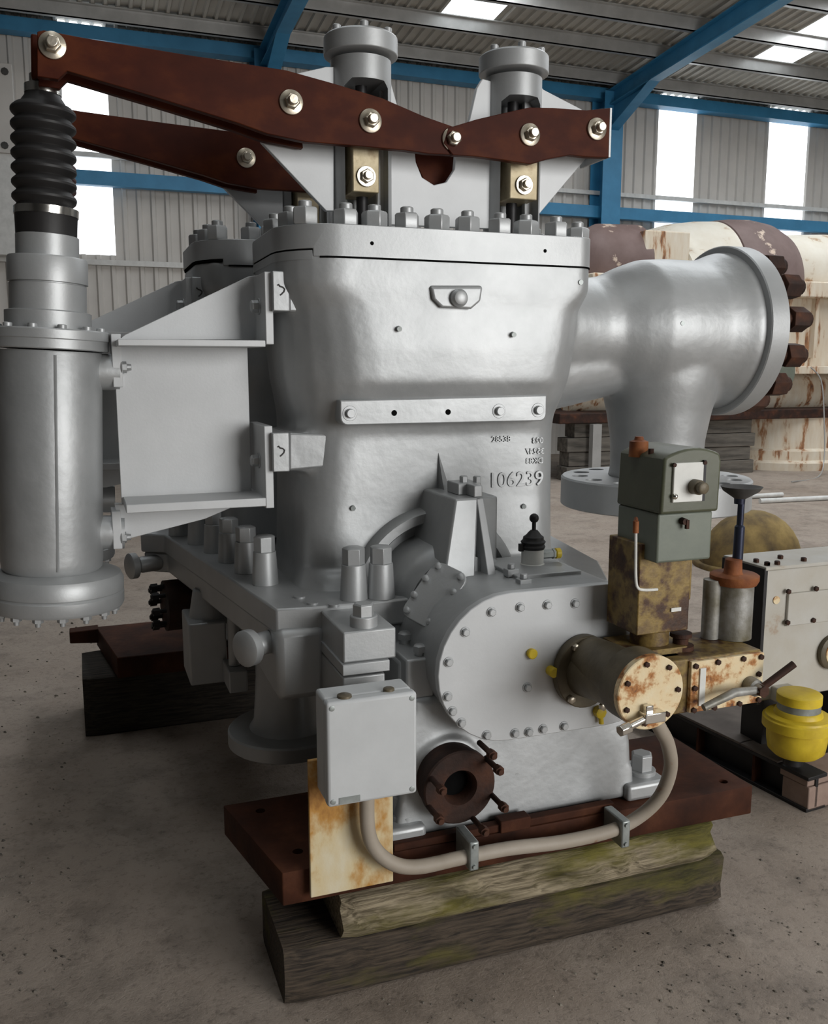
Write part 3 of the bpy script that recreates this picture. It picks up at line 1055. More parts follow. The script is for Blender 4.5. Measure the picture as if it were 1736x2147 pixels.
# --- horizontal joint flange of the casing
FZ0, FZ1 = .80, .955
pl = [(.565, 2.345), (.80, 2.345), (1.50, 2.345), (1.62, 2.6), (1.72, 3.2), (1.72, 4.0), (.25, 4.0), (.20, 3.66), (.285, 3.60), (.372, 3.03), (.47, 2.36)]
fr = [(x, y) for x, y in pl]
mb = MB(); mb.prism_z(fr, .882, FZ1)
fl = build(mb, 'casing_flange', 'silver', T, .006)
mb = MB(); mb.prism_z([(x + (.012 if x < 1 else -.012), y + .01) for x, y in fr], FZ0, .879)
fl2 = build(mb, 'casing_flange', 'silver', T, .008)
# tall nuts along the left flange
nutp = None
tall = [(.455 + .0, 2.72), (.415, 2.98), (.36, 3.22), (.33, 3.46), (.43, 3.62), (.56, 3.80), (.36, 3.85), (.50, 2.50)]
for i, (x, y) in enumerate([(.50, 2.66), (.475, 2.84), (.45, 3.02), (.425, 3.20), (.39, 3.38), (.34, 3.58), (.30, 3.80), (.42, 3.86)]):
    if nutp is None:
        mb = MB(); mb.lathe((0, 0, 0), (0, 0, 1), [(0, .040), (.10, .034)], 20); mb.lathe((0, 0, .10), (0, 0, 1), [(0, .032), (.045, .032), (.049, .026)], 6)
        nutp = build(mb, 'casing_nut', 'silver', fl, .001)
        off = W[nutp.name].copy()
        nutp.location = Vector((x, y, FZ1)) + off - W[fl.name]
    else:
        inst(nutp, 'casing_nut', fl, Vector((x, y, FZ1)) + off, (0, 0, random.random()))
for px, py in ((742, 1255), (799, 1252)):
    q = at(px, py, Z=FZ1)
    inst(nutp, 'casing_nut', fl, Vector((q.x, q.y, FZ1)) + off, (0, 0, .5 + random.random()))
# flat plugs on the flange top
for px, py in ((628, 1252), (655, 1265), (700, 1268)):
    q = at(px, py, Z=FZ1 + .002)
    mb = MB(); mb.lathe(q, (0, 0, 1), [(-.004, .016), (.003, .016)], 16)
    build(mb, 'flange_plug', 'silver', fl)
# jacking knobs sticking out to the left
for px, py, yy, d, s in ((303, 1183, 3.63, (-1, -.35, .0), 1.15), (548, 1350, 2.42, (-1, -.6, 0), 1.15)):
    q = at(px, py, yy)
    mb = MB(); mb.lathe(q, d, [(-.06, .028 * s), (.012, .028 * s), (.022, .024 * s), (.030, .036 * s), (.036, .044 * s), (.060, .044 * s), (.066, .036 * s)], 24)
    build(mb, 'jacking_knob', 'silver', T)

# --- lower casing, half barrel under the flange
mb = MB()
rings = []
for y, r_ in ((2.40, .30), (2.5, .36), (2.9, .50), (3.3, .62), (3.7, .66), (4.0, .64), (4.2, .50)):
    ring = []
    for i in range(25):
        a_ = PI + PI * i / 24
        ring.append(Vector((1.02 + r_ * math.cos(a_), y, .84 + .62 * r_ * math.sin(a_))))
    rings.append(ring)
mb.loft(rings)
build(mb, 'lower_casing', 'cast', T)
mb = MB()
mb.box(.42, 1.5, 4.02, 4.35, .373, .86)
build(mb, 'rear_pedestal', 'silver', T, .01)
# drain pipe with a wide flange below
q = at(592, 1545, Z=.42)
mb = MB(); mb.lathe((.60, 2.84, 0), (0, 0, 1), [(.372, .195), (.376, .20), (.418, .20), (.424, .195), (.426, .13), (.45, .115), (.60, .105), (.82, .105)], 48)
dp = build(mb, 'drain_flange', 'silver', T)
# valve body hung under the left flange
a = at(395, 1310, 3.10); b = at(478, 1430, 3.10)
mb = MB(); mb.box(a.x, b.x, 3.10, 3.32, b.z, a.z)
mb.cyl((a.x + .08, 3.2, a.z - .02), (a.x + .08, 3.2, a.z + .10), .07, .05)
build(mb, 'drain_valve_body', 'silver', T, .006)
a = at(480, 1410, 2.95); b = at(520, 1450, 2.95)
mb = MB(); mb.box(a.x, b.x, 2.95, 3.1, b.z, a.z); mb.cyl((a.x + .03, 3.02, a.z), (a.x + .03, 3.02, .82), .02)
build(mb, 'drain_valve_body', 'silver', T, .004)
# dark studs at the far end of the lower casing
mb = MB()
q = at(345, 1270, 3.6)
mb.lathe(q, (1, .1, 0), [(0, .10), (.05, .10), (.3, .09)], 24)
sf = build(mb, 'extraction_flange', 'rust', T)
for k in range(8):
    a_ = 2 * PI * k / 8
    c_ = q + Vector((0, .078 * math.cos(a_), .078 * math.sin(a_)))
    mb = MB(); mb.cyl(c_, c_ + Vector((-.055, -.01, 0)), .009, n=8); mb.cyl(c_ + Vector((-.025, -.005, 0)), c_ + Vector((-.05, -.009, 0)), .016, n=6)
    build(mb, 'flange_stud', 'blacksteel', sf)

# --- paw block at the near left corner
mb = MB()
pp = [(2.125, .862), (2.125, .942), (2.40, .942), (2.44, .90), (2.44, .80), (2.30, .78), (2.24, .845)]
mb.loft([[Vector((.592, y, z)) for y, z in pp], [Vector((.732, y, z)) for y, z in pp]])
paw = build(mb, 'casing_paw', 'silver', T, .004)
q = at(765, 1313, Z=.942)
mb = MB(); mb.lathe((q.x, q.y + .01, .942), (0, 0, 1), [(-.003, .036), (.026, .036), (.028, .034)], 28); mb.lathe((q.x, q.y + .01, .968), (0, 0, 1), [(0, .029), (.030, .029), (.034, .024)], 6)
build(mb, 'paw_bolt', 'silver', paw, .001)
slab('shim_plate', .587, .712, 2.115, 2.36, .832, .861, 'silver', paw, .002)
slab('pedestal_pad', .588, .70, 2.118, 2.40, .364, .826, 'silver', T, .004)
slab('casing_arm', .465, .60, 2.33, 2.62, .70, .90, 'silver', T, .02)

# --- gland ring (arch on the chest face)
GX, GZ = 1.0, .91
mb = MB()
mb.lathe((GX, 2.60, GZ), (0, -1, 0), [(-.05, .275), (.055, .272), (.095, .268), (.103, .262), (.103, .236), (.098, .232), (.055, .228), (.05, .205), (.055, .196), (.20, .190), (.215, .18), (.23, .165), (.27, .16)], 64)
gl = build(mb, 'gland_housing', 'cast', T, 0, 45)

# --- front bearing pedestal with turning-gear housing
PX0, PX1 = .79, 1.52
mb = MB()
mb.hexa([(.72, 2.10, .366), (1.46, 2.10, .366), (1.46, 2.44, .366), (.72, 2.44, .366), (.78, 2.13, .74), (1.42, 2.13, .74), (1.42, 2.44, .74), (.78, 2.44, .74)])
mb.lathe((at(965, 1652, 2.03).x, 2.02, at(965, 1652, 2.03).z), (0, 1, 0), [(.085, .10), (.12, .115), (.30, .15)], 32)
ped = build(mb, 'bearing_pedestal', 'cast', T, 0, 60)
casting(ped, .009, 5)
# feet
for x0, x1, y0 in ((.68, .80, 2.075), (1.42, 1.56, 2.08)):
    mb = MB(); mb.box(x0, x1, y0, y0 + .16, .362, .412)
    f_ = build(mb, 'pedestal_foot', 'silver', ped, .012, 38, 3)
    mb = MB(); mb.lathe(((x0 + x1) / 2 + .02, y0 + .07, .412), (0, 0, 1), [(-.002, .042), (.012, .042)], 24); mb.lathe(((x0 + x1) / 2 + .02, y0 + .07, .424), (0, 0, 1), [(0, .033), (.045, .033), (.05, .027)], 6)
    build(mb, 'holding_bolt', 'silver', f_, .001)


def obround(cx0, cx1, cz, r, k=16):
    pts = []
    for i in range(k + 1):
        a_ = PI / 2 + PI * i / k
        pts.append((cx0 + r * math.cos(a_), cz + r * math.sin(a_)))
    for i in range(k + 1):
        a_ = -PI / 2 + PI * i / k
        pts.append((cx1 + r * math.cos(a_), cz + r * math.sin(a_)))
    return pts


CFY = 2.02
mb = MB(); mb.prism(obround(1.005, 1.30, .834, .186), CFY + .02, 2.46)
hs = build(mb, 'gear_housing', 'cast', T, .008, 40)
mb = MB(); mb.prism(obround(1.005, 1.30, .836, .198), CFY, CFY + .026)
cv = build(mb, 'gear_cover', 'plate', T, .0025)
cs = None
for px, py in ((1030, 1283), (1090, 1273), (1147, 1268), (1205, 1265), (975, 1325), (940, 1388), (938, 1460), (948, 1491), (967, 1515), (1020, 1541), (1079, 1537), (1108, 1534), (1138, 1528), (1182, 1522), (1105, 1441)):
    q = at(px, py, CFY)
    if cs is None:
        mb = MB(); mb.lathe((0, 0, 0), (0, -1, 0), [(-.001, .0135), (.002, .0135)], 20); mb.lathe((0, 0, 0), (0, -1, 0), [(.002, .0102), (.010, .0102), (.0115, .008)], 6)
        cs = build(mb, 'cover_screw', 'silver', cv, .0008)
        off = W[cs.name].copy()
        cs.location = q + off - W[cv.name]
    else:
        inst(cs, 'cover_screw', cv, q + off, (0, random.random(), 0))
for px, py, l_ in ((1113, 1369, .012), (1153, 1405, .024)):
    q = at(px, py, CFY)
    mb = MB(); mb.lathe(q, (0, -1, 0), [(-.001, .013), (l_, .0135), (l_ + .002, .011)], 20)
    o = build(mb, 'plastic_plug', 'yellow', cv)
q = at(1253, 1490, CFY)
mb = MB(); mb.lathe(q, (0, -1, 0), [(-.001, .016), (.02, .016), (.022, .012)], 8); mb.cyl(q + Vector((0, -.014, 0)), q + Vector((.004, -.014, -.032)), .007, n=10)
build(mb, 'drip_valve', 'yellow', cv)
# inspection cover on the sloping shoulder
ic = at(912, 1248, 2.24)
mb = MB(); mb.loft([rrect(-.060, .060, -.092, .092, .030, 0, 4), rrect(-.060, .060, -.092, .092, .030, .012, 4)])
nrm = Vector((-.56, -.52, .64)).normalized()
ax_ = Vector((.55, .12, .70)); ax_ = (ax_ - nrm * ax_.dot(nrm)).normalized()
R3 = Matrix((nrm.cross(ax_) * -1, ax_, nrm)).transposed().to_4x4()
R3 = Matrix((ax_.cross(nrm), ax_, nrm)).transposed().to_4x4()
icm = build(mb, 'inspection_cover', 'silver', T, .002)
icm.location = ic - W[T.name]
icm.rotation_euler = R3.to_euler()
W[icm.name] = ic
sc_ = None
for x, y in ((-.040, -.076), (.040, -.076), (-.050, -.028), (.050, -.028), (-.050, .028), (.050, .028), (-.040, .076), (.040, .076)):
    if sc_ is None:
        mb = MB(); mb.lathe((0, 0, 0), (0, 0, 1), [(-.001, .0095), (.008, .0095), (.010, .006)], 10)
        sc_ = build(mb, 'cover_screw', 'silver', icm)
        sc_.location = (x, y, .012)
    else:
        c = sc_.copy(); C.objects.link(c); c.location = (x, y, .012)
# shoulder block under the inspection cover
mb = MB()
mb.loft([[ic + R3.to_3x3() @ Vector((x, y, -.002)) for x, y in ((-.05, -.08), (.05, -.08), (.05, .08), (-.05, .08))], [ic + R3.to_3x3() @ Vector((x, y, -.10)) for x, y in ((-.04, -.07), (.04, -.07), (.04, .07), (-.04, .07))]])
build(mb, 'housing_shoulder', 'cast', T, .01)

# key block in front of the chest with sloping rib
KZ = at(980, 1045, 2.32).z
a = at(918, 1170, 2.30)
mb = MB()
mb.hexa([(a.x + .004, 2.28, .98), (at(997, 1170, 2.28).x, 2.28, .98), (at(997, 1170, 2.28).x + .02, 2.56, .98), (a.x - .01, 2.56, .98),
         (at(955, 1045, 2.32).x, 2.32, KZ), (at(1003, 1045, 2.32).x, 2.32, KZ), (at(1003, 1045, 2.32).x + .01, 2.56, KZ), (at(955, 1045, 2.32).x - .005, 2.56, KZ)])
kb = build(mb, 'key_block', 'cast', T, .006)
mb = MB()
xr = at(1003, 1048, 2.32).x
mb.hexa([(xr + .018, 2.27, .97), (xr + .045, 2.27, .97), (xr + .045, 2.50, .97), (xr + .018, 2.50, .97), (xr + .002, 2.335, KZ - .005), (xr + .022, 2.335, KZ - .005), (xr + .022, 2.50, KZ - .005), (xr + .002, 2.50, KZ - .005)])
build(mb, 'key_rib', 'plate', T, .002)
mb = MB(); mb.box(xr + .03, xr + .10, 2.40, 2.57, .97, KZ - .01)
build(mb, 'key_block', 'cast', T, .008)
q0 = at(985, 1030, 2.36)
mb = MB(); mb.box(at(994, 1020, 2.33).x, at(1012, 1020, 2.33).x, 2.33, 2.42, KZ, at(1000, 1018, 2.33).z)
mb.box(at(962, 1020, 2.38).x, at(1010, 1020, 2.38).x, 2.385, 2.47, KZ, KZ + .034)
build(mb, 'key_clamp', 'silver', T, .003)
for dx in (0, .034):
    mb = MB(); c_ = Vector((at(972, 1000, 2.42).x + dx, 2.42 - dx * .6, KZ + .030)); mb.lathe(c_, (0, 0, 1), [(0, .013), (.02, .013), (.022, .010)], 6)
    build(mb, 'clamp_bolt', 'silver', T)
mb = MB()
t0 = at(922, 945, 2.545); 
mb.faces([(t0.x, 2.56, t0.z), (t0.x - .004, 2.56, 1.16), (t0.x + .065, 2.56, 1.16), (t0.x + .004, 2.49, 1.17)], [(0, 1, 3), (0, 3, 2), (1, 2, 3), (0, 2, 1)])
build(mb, 'cast_rib', 'cast', T, .002)

# vent valve on the housing top
a = at(1100, 1183, 2.32)
bx0, bx1 = at(1080, 1215, 2.25).x, at(1200, 1215, 2.25).x
mb = MB(); mb.box(bx0 - .02, bx1, 2.20, 2.44, 1.0, at(1180, 1190, 2.25).z)
vb = build(mb, 'vent_block', 'silver', T, .003)
vx, vy, vz = at(1116, 1180, 2.33).x, 2.33, at(1180, 1190, 2.25).z
mb = MB(); mb.lathe((vx, vy, vz), (0, 0, 1), [(-.02, .036), (0, .036), (.002, .033), (.045, .033), (.046, .03)], 28)
build(mb, 'vent_base', 'gasket', vb)
mb = MB()
prof = [(0, .034), (.008, .037), (.014, .033), (.022, .037), (.028, .031), (.036, .030), (.042, .022), (.05, .016), (.056, .010)]
mb.lathe((vx, vy, vz + .044), (0.06, 0, 1), prof, 24); mb.box(vx - .045, vx - .033, vy - .008, vy + .004, vz + .04, vz + .062)
build(mb, 'rubber_boot', 'rubber', vb)
mb = MB(); mb.cyl((vx + .003, vy, vz + .095), (vx + .003, vy, vz + .125), .006); mb.ball((vx + .003, vy, vz + .135), .014)
build(mb, 'lever_knob', 'rubber', vb)
mb = MB(); mb.lathe((vx + .03, vy, vz + .025), (1, 0, 0), [(0, .014), (.035, .014)], 6); mb.lathe((vx + .03, vy, vz + .025), (1, 0, 0), [(.035, .016), (.042, .016)], 6)
build(mb, 'union_fitting', 'galv', vb)
mb = MB(); mb.lathe((vx + .072, vy, vz + .025), (1, 0, 0), [(0, .012), (.004, .016), (.018, .016), (.02, .013)], 18)
build(mb, 'plastic_plug', 'yellow', vb)
for px, py, yy in ((1098, 1207, 2.16), (1072, 1186, 2.24)):
    q = at(px, py, yy)
    mb = MB(); mb.box(q.x - .018, q.x + .018, q.y - .015, q.y + .015, q.z - .03, q.z - .008); mb.lathe(q + Vector((0, 0, -.008)), (0, 0, 1), [(0, .012), (.012, .012), (.014, .009)], 6)
    build(mb, 'clip_bolt', 'silver', T, .002)
# side fittings between paw and cover
a = at(852, 1385, 2.14); b = at(903, 1455, 2.14)
mb = MB(); mb.box(a.x, b.x + .01, 2.14, 2.30, b.z - .01, a.z)
sfb = build(mb, 'side_fitting', 'silver', T, .006)
q = at(880, 1375, 2.17)
for (x, y, z, s) in ((q.x, 2.17, q.z - .006, 1), (at(850, 1345, 2.28).x, 2.28, at(850, 1345, 2.28).z - .01, 1.2)):
    mb = MB(); mb.lathe((x, y, z), (0, 0, 1), [(-.04, .022 * s), (0, .020 * s), (.006, .012 * s), (.018, .012 * s)], 18); mb.lathe((x, y, z + .018), (0, 0, 1), [(0, .018 * s), (.016, .018 * s), (.02, .012 * s)], 6)
    build(mb, 'side_bolt', 'silver', sfb)
mb = MB(); mb.box(.76, .86, 2.18, 2.42, .5, .83)
build(mb, 'pedestal_side', 'cast', T, .01)

# rusty oil port with studs
q = at(965, 1652, 2.03)
mb = MB()
mb.lathe(q, (0, 1, 0), [(.06, .040), (.012, .042), (0, .048), (0, .096), (.004, .100), (.03, .100), (.04, .094), (.10, .094)], 40, cap=False)
op = build(mb, 'oil_port_flange', 'rust', T, 0, 40)
mb = MB(); mb.lathe(q, (0, 1, 0), [(.045, .0405), (.047, .0405)], 24)
build(mb, 'bore_shade_disc', 'black', op)  # black disc standing in for the darkness down the bore
for (px, py), (tx, ty) in (((1022, 1592), (1079, 1631)), ((1032, 1668), (1076, 1698)), ((992, 1716), (1031, 1746)), ((905, 1632), (942, 1662)), ((900, 1692), (968, 1752)), ((1008, 1560), (1030, 1590))):
    a = at(px, py, 2.03); dl = .085 if ty - py > 25 else .04
    mb = MB(); mb.cyl(a + Vector((0, .01, 0)), a + Vector((0, -dl, 0)), .0075, n=10); mb.cyl(a + Vector((0, -dl + .028, 0)), a + Vector((0, -dl + .008, 0)), .0125, n=6)
    build(mb, 'flange_stud', 'rust', op)
# drain plug on the pedestal face
q = at(1082, 1624, 2.118)
mb = MB(); mb.lathe(q + Vector((0, .01, 0)), (0, -1, 0), [(-.01, .02), (.008, .02), (.014, .011), (.018, .008)], 20)
build(mb, 'drain_plug', 'cast', T)
# rusty rail along the foot of the pedestal
mb = MB()
mb.box(.70, 1.36, 2.055, 2.085, .3635, .385); mb.box(1.00, 1.09, 2.045, 2.085, .3635, .398)
build(mb, 'foot_rail', 'plate_rust', T, .003)

# ------------------------------------------------------------------ junction box on its post
JX0, JX1, JY, JD, JZ0, JZ1 = .494, .713, 1.92, .12, .588, .842
J = thing('junction_box', (.60, 2.05, .305), 'pale grey electrical junction box on a rust-streaked cream post', 'junction box')
mb = MB(); mb.box(.474, .690, 2.030, 2.042, .300, .66)

build(mb, 'post', 'creamrust', J, .002)
mb = MB(); mb.box(JX0, JX1, JY + .035, 2.030, JZ0, JZ1)
jb = build(mb, 'enclosure', 'box', J, .008, 38, 3)
mb = MB(); mb.box(JX0 - .001, JX1 + .001, JY, JY + .033, JZ0 - .001, JZ1 + .001)
jl = build(mb, 'front_cover', 'boxlid', J, .008, 38, 3)
for x, z in ((JX0 + .012, JZ1 - .013), (JX1 - .012, JZ1 - .013), (JX0 + .012, JZ0 + .013), (JX1 - .012, JZ0 + .013)):
    mb = MB(); mb.lathe((x, JY, z), (0, -1, 0), [(-.002, .0065), (.0012, .0065), (.0016, .005)], 16)
    build(mb, 'cover_screw', 'galv', jl)
a = at(711, 1690, JY); b = at(755, 1666, JY)
mb = MB(); mb.box(a.x, b.x, JY - .0015, JY + .001, a.z + .004, b.z)
build(mb, 'name_plate', 'galv', jl)
for px, py, s in ((722, 1462, .018), (815, 1448, .014)):
    q = at(px, py, Z=JZ1)
    mb = MB(); mb.lathe((q.x, q.y, JZ1), (0, 0, 1), [(-.001, s), (.006, s * .95), (.008, s * .7)], 20)
    build(mb, 'knockout_plug', 'oilgrey', jb)
tag(jb)

# conduit from the box to the turning gear
path = []
ctrl = [Vector((at(770, 1690, 1.985).x, 1.985, .587)), at(771, 1735, 1.985), at(788, 1782, 1.985), at(828, 1812, 1.985), at(880, 1817, 1.985), at(960, 1800, 1.985), at(1060, 1780, 1.985), at(1180, 1765, 1.985), at(1280, 1742, 1.985), at(1340, 1712, 1.975), at(1385, 1668, 1.95), at(1406, 1610, 1.92), at(1400, 1560, 1.88), at(1384, 1528, 1.84), at(1372, 1505, 1.82)]


def catmull(P_, n=6):
    out = []
    Q = [P_[0]] + P_ + [P_[-1]]
    for i in range(1, len(Q) - 2):
        for k in range(n):
            t = k / n
            a, b, c, d = Q[i - 1], Q[i], Q[i + 1], Q[i + 2]
            out.append(.5 * ((2 * b) + (c - a) * t + (2 * a - 5 * b + 4 * c - d) * t * t + (3 * b - a - 3 * c + d) * t ** 3))
    out.append(P_[-1])
    return out


mb = MB(); mb.tube(catmull(ctrl), .0185, 16)
cd = build(mb, 'cable_conduit', 'conduit', None)
tag(cd, 'thick grey-beige bent conduit with rusty patches, sweeping along the base plate front', 'conduit')
for px, py, lab in ((985, 1782, 'rust-stained strut clamp holding the conduit below the rusty port'), (1300, 1737, 'clean galvanised strut clamp holding the right part of the conduit')):
    q = at(px, py, 1.985)
    mb = MB(); mb.box(q.x - .013, q.x + .013, 1.955, 2.05, q.z - .042, q.z + .036)
    o = build(mb, 'conduit_clamp', 'galv', None, .004)
    tag(o, lab, 'clamp', 'conduit clamps')
    W[o.name] = q.copy() if False else W[o.name]
    for dz in (-.03, .025):
        mb = MB(); mb.lathe((q.x, 1.955, q.z + dz), (0, -1, 0), [(-.001, .006), (.005, .006)], 6)
        build(mb, 'clamp_screw', 'galv', o)

# ------------------------------------------------------------------ turning gear with green motor
G = thing('turning_gear', (1.30, 1.95, .82), 'rusty turning gear with olive green motor head, bolted to the round cover', 'turning gear')
fc = at(1222, 1405, 2.01)
mb = MB(); mb.prism([(fc.x + .088 * math.cos(a_ * PI / 18), fc.z + .098 * math.sin(a_ * PI / 18)) for a_ in range(36)], 1.99, 2.018)
gf = build(mb, 'mounting_flange', 'oilgrey', G, .003)
for px, py in ((1206, 1357), (1196, 1465), (1262, 1480)):
    q = at(px, py, 1.99)
    mb = MB(); mb.lathe(q, (0, -1, 0), [(0, .011), (.010, .011), (.012, .008)], 6)
    build(mb, 'flange_bolt', 'brass', gf)
dc = at(1365, 1453, 1.72)
mb = MB()
mb.loft([[Vector((fc.x * (1 - t) + dc.x * t + .082 * math.cos(k * PI / 16) * s, y, (fc.z) * (1 - t) + dc.z * t + .088 * math.sin(k * PI / 16) * s)) if t < 1 else Vector((dc.x + .09 * math.cos(k * PI / 16), y, dc.z + .09 * math.sin(k * PI / 16))) for k in range(32)] for y, s, t in ((1.99, .74, 0), (1.93, .72, .2), (1.82, .74, .6))])
mb.lathe((dc.x, 0, dc.z), (0, 1, 0), [(1.735, .090), (1.80, .091), (1.803, .072), (1.92, .066), (1.99, .06)], 40)
dr = build(mb, 'gear_drum', 'oilgrey', G, 0, 45)
mb = MB(); mb.lathe((dc.x, 1.738, dc.z), (0, -1, 0), [(0, .0905), (.016, .0905), (.018, .088)], 44)
ec = build(mb, 'drum_end_cap', 'creamspot', G)
for k in range(7):
    a_ = 2 * PI * k / 7 + .9
    q = Vector((dc.x + .074 * math.cos(a_), 1.720, dc.z + .074 * math.sin(a_)))
    mb = MB(); mb.lathe(q, (0, -1, 0), [(-.001, .007), (.006, .007), (.007, .005)], 6)
    build(mb, 'cap_bolt', 'rust', ec)
# drain cock on the drum
q = at(1362, 1500, 1.715)
mb = MB(); mb.box(q.x - .028, q.x + .028, 1.690, 1.718, q.z - .010, q.z + .014); mb.cyl((q.x - .028, 1.70, q.z), (q.x - .085, 1.69, q.z - .012), .009, n=12); mb.lathe((q.x - .07, 1.692, q.z - .010), (-1, -.15, -.15), [(0, .014), (.03, .014)], 6); mb.box(q.x - .02, q.x - .0, 1.70, 1.715, q.z + .01, q.z + .03)
build(mb, 'drain_cock', 'chrome', G, .002)
# worm box
WX0 = at(1447, 1440, 1.80).x; WX1 = at(1597, 1440, 1.80).x
wz1 = at(1450, 1388, 1.80).z; wz0 = at(1450, 1497, 1.80).z
mb = MB(); mb.box(WX0 - .06, WX1, 1.81, 2.00, wz0, wz1 + .005)
mb.box(WX0 - .13, WX0, 1.84, 2.0, wz0 + .02, wz1 + .005)
wbx = build(mb, 'worm_box', 'oilrust', G, .004)
mb = MB(); mb.box(WX0, WX1, 1.798, 1.811, wz0 + .004, wz1)
wp = build(mb, 'side_plate', 'creamspot', G, .002)
n_ = 0
for tx, tz in ((.05, .92), (.35, .94), (.70, .94), (.95, .93), (.05, .5), (.05, .08), (.33, .07), (.68, .07), (.95, .09), (.93, .6)):
    q = Vector((WX0 + (WX1 - WX0) * tx, 1.798, wz0 + (wz1 - wz0) * tz))
    mb = MB(); mb.lathe(q, (0, -1, 0), [(-.001, .0075), (.006, .0075), (.007, .005)], 6)
    build(mb, 'plate_bolt', 'rust', wp)
mb = MB(); a = at(1464, 1480, 1.796); b = at(1480, 1400, 1.796); mb.box(a.x, b.x, 1.794, 1.8, a.z, b.z)
build(mb, 'sight_glass', 'gasket', wp)
# hand lever with boss
q = at(1575, 1438, 1.79)
mb = MB(); mb.lathe(q, (0, -1, 0), [(-.01, .024), (.02, .022), (.024, .016), (.045, .014)], 20)
mb.tube([q + Vector((-.005, -.03, 0)), at(1540, 1452, 1.75), at(1475, 1484, 1.75)], [.010, .012, .009], 10)
build(mb, 'hand_lever', 'oldsilver', G)
mb = MB(); mb.tube([q + Vector((0, -.03, 0)), at(1665, 1392, 1.74)], [.009, .0095], 10)
mb.lathe(q + Vector((0, -.024, 0)), (0, -1, 0), [(0, .016), (.025, .016)], 6)
build(mb, 'hand_lever', 'rust', G)
# motor column
cz0, cz1 = at(1338, 1333, 1.86).z, at(1375, 1180, 1.86).z
cxl, cxr = at(1338, 1250, 1.86).x, at(1446, 1250, 1.86).x
mb = MB(); mb.box(cxl, cxr, 1.86, 2.0, cz0, cz1 + .05); mb.box(cxr - .02, cxr + .05, 1.92, 1.995, cz0 + .06, cz1 + .03)
build(mb, 'motor_column', 'oilrust', G, .003)
mb = MB(); mb.cyl(((cxl + cxr) / 2 + .01, 1.93, wz1), ((cxl + cxr) / 2 + .01, 1.93, cz0), .05, n=24)
mb.box(WX0 - .13, cxr, 1.86, 2.0, wz1 - .03, wz1 + .02)
build(mb, 'column_neck', 'oilrust', G)
gx0, gx1 = at(1378, 1130, 1.81).x, at(1492, 1130, 1.81).x
gz0, gz1 = at(1378, 1182, 1.81).z, at(1378, 1078, 1.81).z
GYB = 1.985
mb = MB(); mb.box(gx0, gx1, 1.81, GYB, gz0, gz1)
lh = build(mb, 'lower_housing', 'greygreen', G, .006, 38, 3)
uz1 = at(1389, 955, 1.80).z
mb = MB()
tops = []
pts = [(gx0 - .003, gz1), (gx1 + .006, gz1)]
ux0, ux1 = gx0 + .002, gx1 + .008
pts += [(ux1, uz1 - .018)]
for i in range(9):
    t = i / 8
    pts.append((ux1 - .006 + (ux0 + .012 - ux1) * t, uz1 - .012 + .028 * math.sin(PI * min(1, .15 + t * .75))))
pts += [(ux0, uz1 - .010)]
mb.prism(pts, 1.797, GYB + .004)
uh = build(mb, 'upper_housing', 'green', G, .007, 38, 3)
a = at(1408, 1054, 1.795); b = at(1474, 968, 1.795)
mb = MB(); mb.box(a.x, b.x, 1.790, 1.798, a.z, b.z)
build(mb, 'dial_plate', 'gasket', uh, .002)
mb = MB(); mb.box(b.x + .001, b.x + .009, 1.793, 1.799, a.z, b.z + .004)
build(mb, 'recess_shade', 'blacksteel', uh)  # raised black strip painted as the dark of a recess
q = at(1455, 1020, 1.79)
mb = MB(); mb.lathe(q, (0, -1, 0), [(0, .018), (.022, .018), (.024, .014), (.038, .014), (.04, .011)], 24)
build(mb, 'selector_knob', 'oilgrey', uh)
q = at(1415, 1041, 1.79)
mb = MB(); mb.ball(q, .0075)
build(mb, 'push_button', 'chrome', uh)
for px, py in ((1414, 975), (1478, 970)):
    q = at(px, py, 1.79)
    mb = MB(); mb.lathe(q, (0, -1, 0), [(-.002, .005), (.003, .005)], 10)
    build(mb, 'plate_screw', 'rust', uh)
q = at(1350, 912, 1.90)
mb = MB(); mb.lathe((q.x, 1.92, uz1 + .006), (0, 0, 1), [(-.02, .024), (.018, .023), (.022, .012), (.030, .010)], 20)
build(mb, 'filler_cap', 'orange_rust', uh)
for px, py, yy in ((1306, 930, 1.95), (1357, 925, 1.87), (1490, 952, 1.83)):
    q = at(px, py, yy)
    mb = MB(); mb.lathe(Vector((min(max(q.x, ux0 + .012), ux1 - .01), q.y, uz1 + (-.012 if px > 1400 else .004))), (0, 0, 1), [(-.012, .007), (.006, .007)], 8)
    build(mb, 'lid_screw', 'rust', uh)
q = at(1430, 1092, 1.808)
mb = MB(); mb.lathe(q, (0, -1, 0), [(0, .009), (.014, .008)], 8); mb.box(q.x + .002, q.x + .010, q.y - .016, q.y - .008, q.z - .018, q.z + .004)
build(mb, 'cable_stub', 'rust', lh)
# small breather pipe on the left side
mb = MB()
mb.tube(catmull([at(1333, 1105, 1.79), at(1333, 1150, 1.79), at(1333, 1210, 1.79), at(1337, 1232, 1.79), at(1350, 1237, 1.79), at(1378, 1236, 1.80)]), .0035, 8)
bpz = build(mb, 'breather_pipe', 'gasket', G)
mb = MB(); q = at(1333, 1105, 1.79); mb.cyl(q + Vector((0, 0, -.014)), q + Vector((0, 0, .014)), .007, n=10); mb.cyl(q + Vector((0, 0, .012)), q + Vector((.02, .03, .014)), .005, n=8)
build(mb, 'pipe_union', 'orange_rust', bpz)
a = at(1407, 1283, 1.857); b = at(1428, 1273, 1.857)
mb = MB(); mb.box(a.x, b.x, 1.856, 1.862, a.z, b.z)
build(mb, 'name_tag', 'gasket', G)
